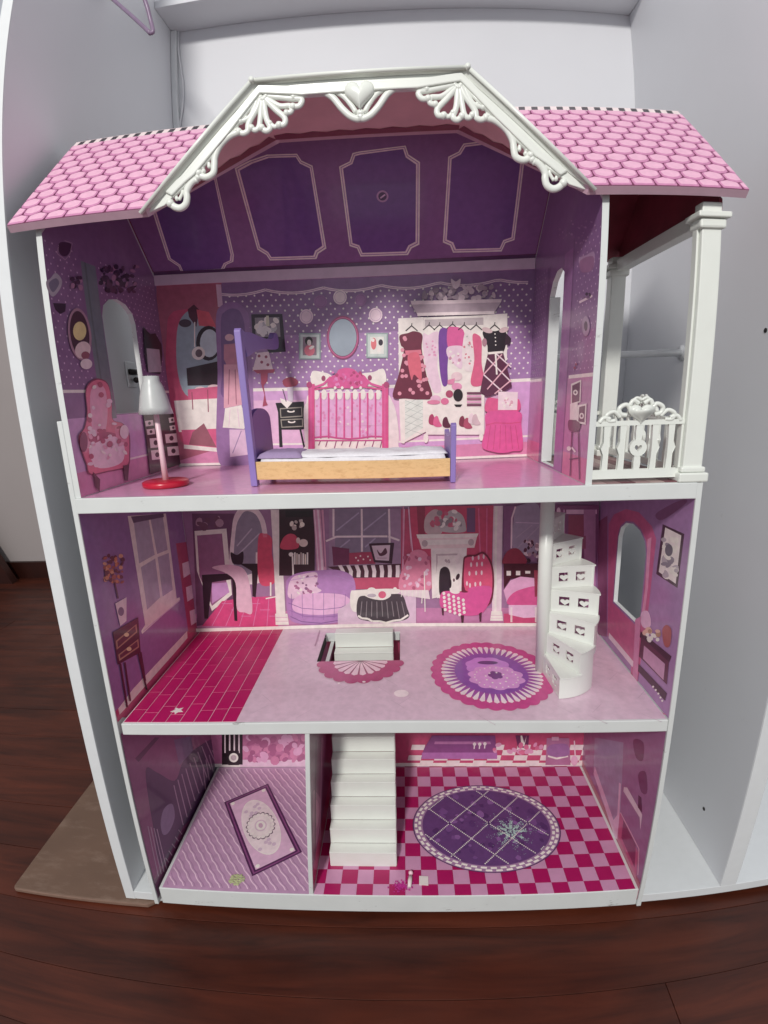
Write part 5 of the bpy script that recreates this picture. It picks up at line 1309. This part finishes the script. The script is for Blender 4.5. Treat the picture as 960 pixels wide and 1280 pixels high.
def cloth(name, x0, x1, y0, y1, z0, z1, m, amp, nx=44, ny=18, seed=0, r=.006):
    vs, fs = [], []
    for j in range(ny+1):
        for i in range(nx+1):
            u_, v_ = i/nx, j/ny; ex = min(u_, 1-u_)*(x1-x0); ey = min(v_, 1-v_)*(y1-y0); e = min(1, min(ex, ey)/r)
            zz = z0+(z1-z0)*math.sqrt(max(0, 1-(1-e)**2)) + amp*noise.noise(Vector((u_*9+seed, v_*4, seed)))*e
            vs.append((x0+(x1-x0)*u_, y0+(y1-y0)*v_+amp*.8*noise.noise(Vector((u_*14+seed, 7, v_)))*(1 if j in (0, ny) else 0), zz))
    n = len(vs)
    for v in list(vs): vs.append((v[0], v[1], z0-.0001))
    for j in range(ny):
        for i in range(nx):
            a = j*(nx+1)+i; fs.append((a, a+1, a+nx+2, a+nx+1)); fs.append((n+a, n+a+nx+1, n+a+nx+2, n+a+1))
    for i in range(nx):
        fs.append((i, n+i, n+i+1, i+1)); a = ny*(nx+1)+i; fs.append((a, a+1, n+a+1, n+a))
    for j in range(ny):
        a = j*(nx+1); b = a+nx+1; fs.append((a, b, n+b, n+a)); a += nx; b += nx; fs.append((a, n+a, n+b, b))
    return mesh(name, vs, fs, m, tb, smooth=True)
cloth('mattress', .2245, .4975, .0570, .1425, .7222, .7410, M_CLOTH, .0028, seed=3)
cloth('pillow', .2250, .288, .0600, .128, .7415, .7500, M_LILAC, .0015, 20, 14, seed=8, r=.014)
cloth('folded_sheet', .268, .4965, .066, .138, .7418, .7475, M_CLOTH, .0035, 50, 14, seed=12, r=.02)

# ------------------------------------------------------------------ toy floor lamp
lx, ly = .0855, .0770
tl = empty('toy_lamp', (lx, ly, Z3), 'toy floor lamp with red disc foot, pink stem and grey shade', 'lamp')
lathe('base', [(.029, .0006), (.031, .002), (.031, .0075), (.0285, .0092), (.006, .0096)], (lx, ly, Z3), M_RED, tl, 40)
lathe('stem', [(.0042, .0096), (.0036, .05), (.0034, .128)], (lx, ly, Z3), M_PINKP, tl, 16)
vs = [(.0225, .103), (.0205, .112), (.0175, .128), (.0135, .142), (.0108, .148), (.0103, .1545), (.0092, .1545), (.0097, .1475), (.0124, .141), (.0165, .127), (.0195, .111), (.0214, .1035)]
o = lathe('lamp_shade', vs[:6], (lx, ly, Z3), M_SHADE, tl, 40)
o.data.materials.clear(); o.data.materials.append(M_SHADE)

# ------------------------------------------------------------------ odds and ends
def flat_shape(name, pl, pts, h, m, label, cat, off=.0009, group=None):
    o = plate(name, pl, pts, [], off+h, off, m, None); o['label'] = label; o['category'] = cat
    if group: o['group'] = group
    return o
c = on(222, 889, 'z', Z2)
R_ = random.Random(9)
flat_shape('paper_scrap', PF2, [(c.x+.0105*cos(t)*(1 if i % 2 else .45), c.y+.009*sin(t)*(1 if i % 2 else .5)) for i, t in enumerate([2*pi*k/10+.3 for k in range(10)])], .0004, M_PAPER, 'torn white star shaped scrap on the magenta floor tiles', 'scrap')
c = on(529.5, 1102, 'z', Z1)
flat_shape('paper_card', PF1, [(c.x-.0075, c.y-.007), (c.x+.0075, c.y-.008), (c.x+.008, c.y+.008), (c.x-.007, c.y+.009)], .0012, M_PAPER, 'small square white card near the front edge of the kitchen floor', 'card')
c = on(512.5, 1104, 'z', Z1)
mf = empty('tiny_figure', (c.x, c.y, Z1), 'tiny pale plastic figure lying in magenta glitter near the kitchen edge', 'figurine')
MB().add(tube_geo([(c.x-.001, c.y-.010, Z1+.004), (c.x, c.y+.001, Z1+.0045), (c.x+.001, c.y+.010, Z1+.004)], [.0028, .0036, .0030], 10)).build('body', M_PAPER, mf)
MB().add(ball(Vector((c.x+.0015, c.y+.0150, Z1+.0050)), .0040, 10)).build('head', M_PINKP, mf)
c = on(502, 1108, 'z', Z1)
mb = MB()
for k in range(150):
    a, r = R_.uniform(0, 2*pi), abs(R_.gauss(0, .5))*.017; x, y = c.x+r*cos(a), max(.0055, c.y+r*sin(a)*.8); s_ = R_.uniform(.0005, .0012)
    mb.add((boxv(x-s_, x+s_, y-s_, y+s_, Z1+.0012, Z1+.0012+s_), BF))
o = mb.build('glitter', M_MAG, None, smooth=False); o['kind'] = 'stuff'; o['label'] = 'spilled magenta glitter at the front edge of the kitchen floor'
c = on(296, 1100, 'z', Z1)
def smear(cx, cy, z, rx0, ry0, n, s0, s1, name, m, label, spikes=0):
    mb = MB()
    for k in range(n):
        a = R_.uniform(0, 2*pi)
        if spikes: a = round(a*spikes/(2*pi))*2*pi/spikes + R_.gauss(0, .12)
        r = abs(R_.gauss(0, .42)) if spikes else math.sqrt(R_.random()); x, y = cx+rx0*r*cos(a), cy+ry0*r*sin(a); s_ = R_.uniform(s0, s1)*(1 if not spikes else max(.4, 1.1-r)); n_ = 6; ph = R_.random()*3; zz = z+R_.uniform(.0002, .0006)
        v = [(x+s_*cos(ph+2*pi*i/n_)*R_.uniform(.6, 1.3), y+s_*sin(ph+2*pi*i/n_)*R_.uniform(.5, 1), zz) for i in range(n_)]+[(x, y, zz+s_*.3)]
        mb.add((v, [(i, (i+1) % n_, n_) for i in range(n_)]))
    o = mb.build(name, m, None, smooth=False); o['kind'] = 'stuff'; o['label'] = label; return o
smear(c.x, max(c.y, .020), Z1+.0009, .0125, .0105, 120, .0012, .0026, 'green_smear', M_GREEN, 'faded green smear on the purple floor near the rug')
c = on(638, 1040, 'z', Z1)
smear(c.x, c.y, Z1+.0022, .056, .050, 900, .0008, .0022, 'pale_residue', M_GLIT, 'pale mint splash of dried residue on the oval rug', 9)
